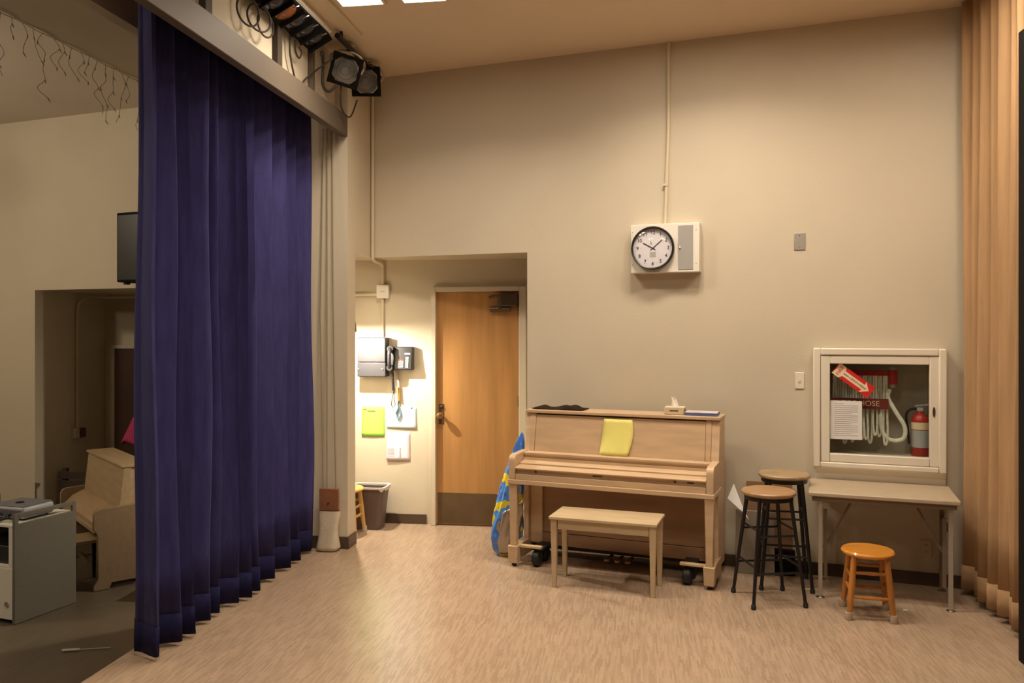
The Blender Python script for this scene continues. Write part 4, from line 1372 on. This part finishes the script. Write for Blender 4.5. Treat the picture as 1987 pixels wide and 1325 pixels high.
wood_stool('small orange varnished stool standing in front of the folding table', 2.118, 4.91, -14, 'orange', 'orangeleg')
wood_stool('small yellow wooden stool half hidden behind the pier', -1.375, 6.82, -8, 'yellowstool', 'yellowstool')

# ================================================================== folding table
tb = thing('folding_table', 'beige folding table under the fire hose cabinet', 'table', WF, 2.555, -0.30, 0)
MB().box(-0.47, 0.385, -0.262, 0.255, 0.645, 0.672).build('tabletop', 'table', tb, bevel=0.006)
MB().box(-0.45, 0.365, -0.245, -0.23, 0.615, 0.645).box(-0.45, 0.365, 0.225, 0.24, 0.615, 0.645).build('skirt', 'tableedge', tb)
for sx in (-1, 1):
    xl = 0.335 if sx > 0 else -0.40
    for sy, mt in ((-0.215, 'steel'), (0.19, 'tableedge')):
        MB().box(xl - 0.013, xl + 0.013, sy - 0.010, sy + 0.010, 0.012, 0.645).build('leg', mt, tb, bevel=0.002)
        MB().lathe([(0.026, 0.0), (0.026, 0.005), (0.008, 0.012)], 16, xl, sy, 0).build('glide', 'chrome', tb)
    MB().box(xl - 0.01, xl + 0.01, -0.205, 0.18, 0.46, 0.485).build('crossbar', 'tableedge', tb)
    MB().tube([(xl - sx * 0.02, -0.17, 0.31), (xl - sx * 0.20, -0.17, 0.64)], 0.009, 6).build('brace', 'tableedge', tb)
    MB().box(xl - sx * 0.03 - 0.011, xl - sx * 0.03 + 0.011, -0.185, -0.165, 0.13, 0.55).build('inner_post', 'tableedge', tb)

# ================================================================== by the stools: cardboard, paper, dark stand-in box
cd = MB().box(0, 0.31, -0.008, 0.0, 0, 0.62)
tag(WF.at(cd.build('cardboard_sheet', 'cardboard'), 1.66, -0.014, 0.0), 'brown cardboard sheet leaning on the wall behind the stools', 'cardboard')
pp = MB().prism([(0, 0), (0.037, 0.11), (0.107, -0.06), (0.15, -0.14), (0.10, -0.085)], -0.001, 0.001, 'xz')
tag(WF.at(pp.xf(Matrix.Rotation(R(-28), 4, 'X')).build('folded_paper', 'paper'), 1.548, -0.185, 0.52), 'white paper sheet with a pointed corner beside the piano end', 'paper')
gb = thing('grey_board', 'grey board propped between the piano and the stools', 'board', WF, 1.60, -0.148, 0)
MB().box(0, 0.26, -0.01, 0.01, 0.0, 0.44).build('panel', mat('grey_board_paint', (0.30, 0.255, 0.21), 0.7), gb, bevel=0.003)
MB().box(0.0, 0.26, 0.01, 0.02, 0.20, 0.24).build('batten', 'darkwood', gb)
bc = thing('dark_stand_in', 'low black box standing in for baseboard, shadow and clutter behind the stools', 'case', WF, 1.80, -0.08, 0)  # dark box in place of shadowed baseboard and unclear things
MB().box(-0.16, 0.19, -0.038, 0.055, 0, 0.13).build('body', 'softblack', bc, bevel=0.01)
MB().box(-0.16, 0.19, -0.038, 0.055, 0.133, 0.165).build('lid', 'softblack', bc, bevel=0.01)
MB().box(0.08, 0.14, -0.044, -0.038, 0.12, 0.145).build('latch', 'chrome', bc)

# ================================================================== bag left of the piano
bg = thing('foil_bag', 'blue and yellow patterned foil bag leaning beside the piano', 'bag', XF, -0.05, 6.195, 0, -15)
rnd = random.Random(9)


def bagfn(a, b, sector=None):
    ang = 2 * math.pi * a
    prof = [(0, 0.06), (0.04, 0.098), (0.14, 0.118), (0.35, 0.108), (0.6, 0.085), (0.8, 0.055), (0.93, 0.03), (1.0, 0.008)]
    for (z0, r0), (z1, r1) in zip(prof, prof[1:]):
        if b <= z1 + 1e-9:
            r = r0 + (r1 - r0) * (b - z0) / (z1 - z0)
            break
    wr = 1 + 0.07 * math.sin(5 * ang + 9 * b) + 0.05 * math.sin(11 * ang - 17 * b) + 0.03 * math.sin(23 * ang + 31 * b)
    lean = 0.125 * b ** 1.5
    return (r * wr * math.cos(ang) + lean, 0.62 * r * wr * math.sin(ang) + 0.02 * b, 0.92 * b + 0.002)


full = MB().grid(bagfn, 48, 30)
full.f.append(tuple(k * 31 for k in range(48)))
full.build('bag_body', 'bag', bg, smooth=50)


def silverfn(a, b):
    ang = -0.31 + 0.26 * a
    x, y, z = bagfn(ang, 0.02 + 0.44 * b - 0.10 * b * (1 - a))
    c = 0.125 * 0
    return (x * 1.03, y * 1.04 - 0.003, z)


MB().grid(silverfn, 14, 14).build('silver_panel', 'bagsilver', bg, solid=0.001, smooth=50)

# ================================================================== sandbag, board and ropes on the pier
sb = thing('sandbag', 'cream canvas sandbag hanging from a red-brown board on the pier', 'sandbag', PF, -0.122, -0.085, 0)
MB().box(-0.078, 0.075, 0.01, 0.035, 0.305, 0.475).build('board', 'board', sb, bevel=0.004)
MB().lathe([(0.007, 0), (0.007, 0.006)], 12, -0.005, 0.01, 0.365, 'y').build('bolt', 'closer', sb)


def sbfn(a, b):
    ang = 2 * math.pi * a
    wx = (0.095 - 0.018 * math.sin(math.pi * min(1, b * 1.15)) - 0.012 * b) * (1 + 0.03 * math.sin(7 * b + 3 * ang))
    wy = 0.062 * (1 - 0.55 * b)
    if b < 0.06:
        k = 0.75 + 0.25 * b / 0.06
        wx *= k
        wy *= k
    c, s_ = math.cos(ang), math.sin(ang)
    x = wx * (abs(c) ** 0.55) * (1 if c > 0 else -1)
    y = wy * (abs(s_) ** 0.6) * (1 if s_ > 0 else -1)
    return (x - 0.012 * (1 - b), y + 0.022, 0.004 + 0.302 * b)


m_ = MB().grid(sbfn, 40, 18)
m_.f.append(tuple(k * 19 for k in range(40)))
m_.build('canvas_bag', 'canvas', sb, smooth=60)
for i, (xa, xb) in enumerate(((-0.05, -0.085), (0.02, 0.05), (-0.02, -0.03))):
    MB().tube([(xa if i != 1 else xb, 0.022, 0.47), (xb if i != 1 else xa, 0.05, 1.8), (xa - 0.02, 0.075, 3.25)], 0.0045, 6).build('rope', 'rope', sb)

# ================================================================== waste bin
wb = thing('waste_bin', 'brown plastic waste bin with white liner in the door alcove', 'bin', XF, -1.215, 7.06, 0, -8.2)


def rrect(wx, wy, r, z, n=6):
    out = []
    for cx_, cy_, a_ in ((wx - r, wy - r, 0), (-wx + r, wy - r, 90), (-wx + r, -wy + r, 180), (wx - r, -wy + r, 270)):
        for k in range(n + 1):
            t = R(a_ + 90 * k / n)
            out.append((cx_ + r * math.cos(t), cy_ + r * math.sin(t), z))
    return out


def loft(rings):
    m = MB()
    n = len(rings[0])
    ks = []
    for r in rings:
        ks.append(len(m.v))
        m.v += r
    for a_, b_ in zip(ks, ks[1:]):
        m.bridge(a_, b_, n)
    return m, ks, n


m_, ks, n_ = loft([rrect(0.112, 0.085, 0.04, 0.0), rrect(0.145, 0.108, 0.045, 0.335), rrect(0.155, 0.116, 0.045, 0.338), rrect(0.155, 0.116, 0.045, 0.358), rrect(0.143, 0.105, 0.042, 0.358), rrect(0.110, 0.083, 0.04, 0.012)])
m_.f.append(tuple(ks[0] + k for k in range(n_)))
m_.f.append(tuple(ks[-1] + k for k in range(n_)))
m_.build('body', 'trash', wb)
rg = [rrect(0.141, 0.103, 0.042, 0.30), rrect(0.143, 0.105, 0.042, 0.361), rrect(0.158, 0.119, 0.046, 0.362), rrect(0.1585, 0.1195, 0.046, 0.335)]
rg[3] = [(p[0], p[1], p[2] + 0.012 * math.sin(k * 1.3)) for k, p in enumerate(rg[3])]
m_, ks, n_ = loft(rg)
m_.build('liner', 'liner', wb, solid=0.001, smooth=60)
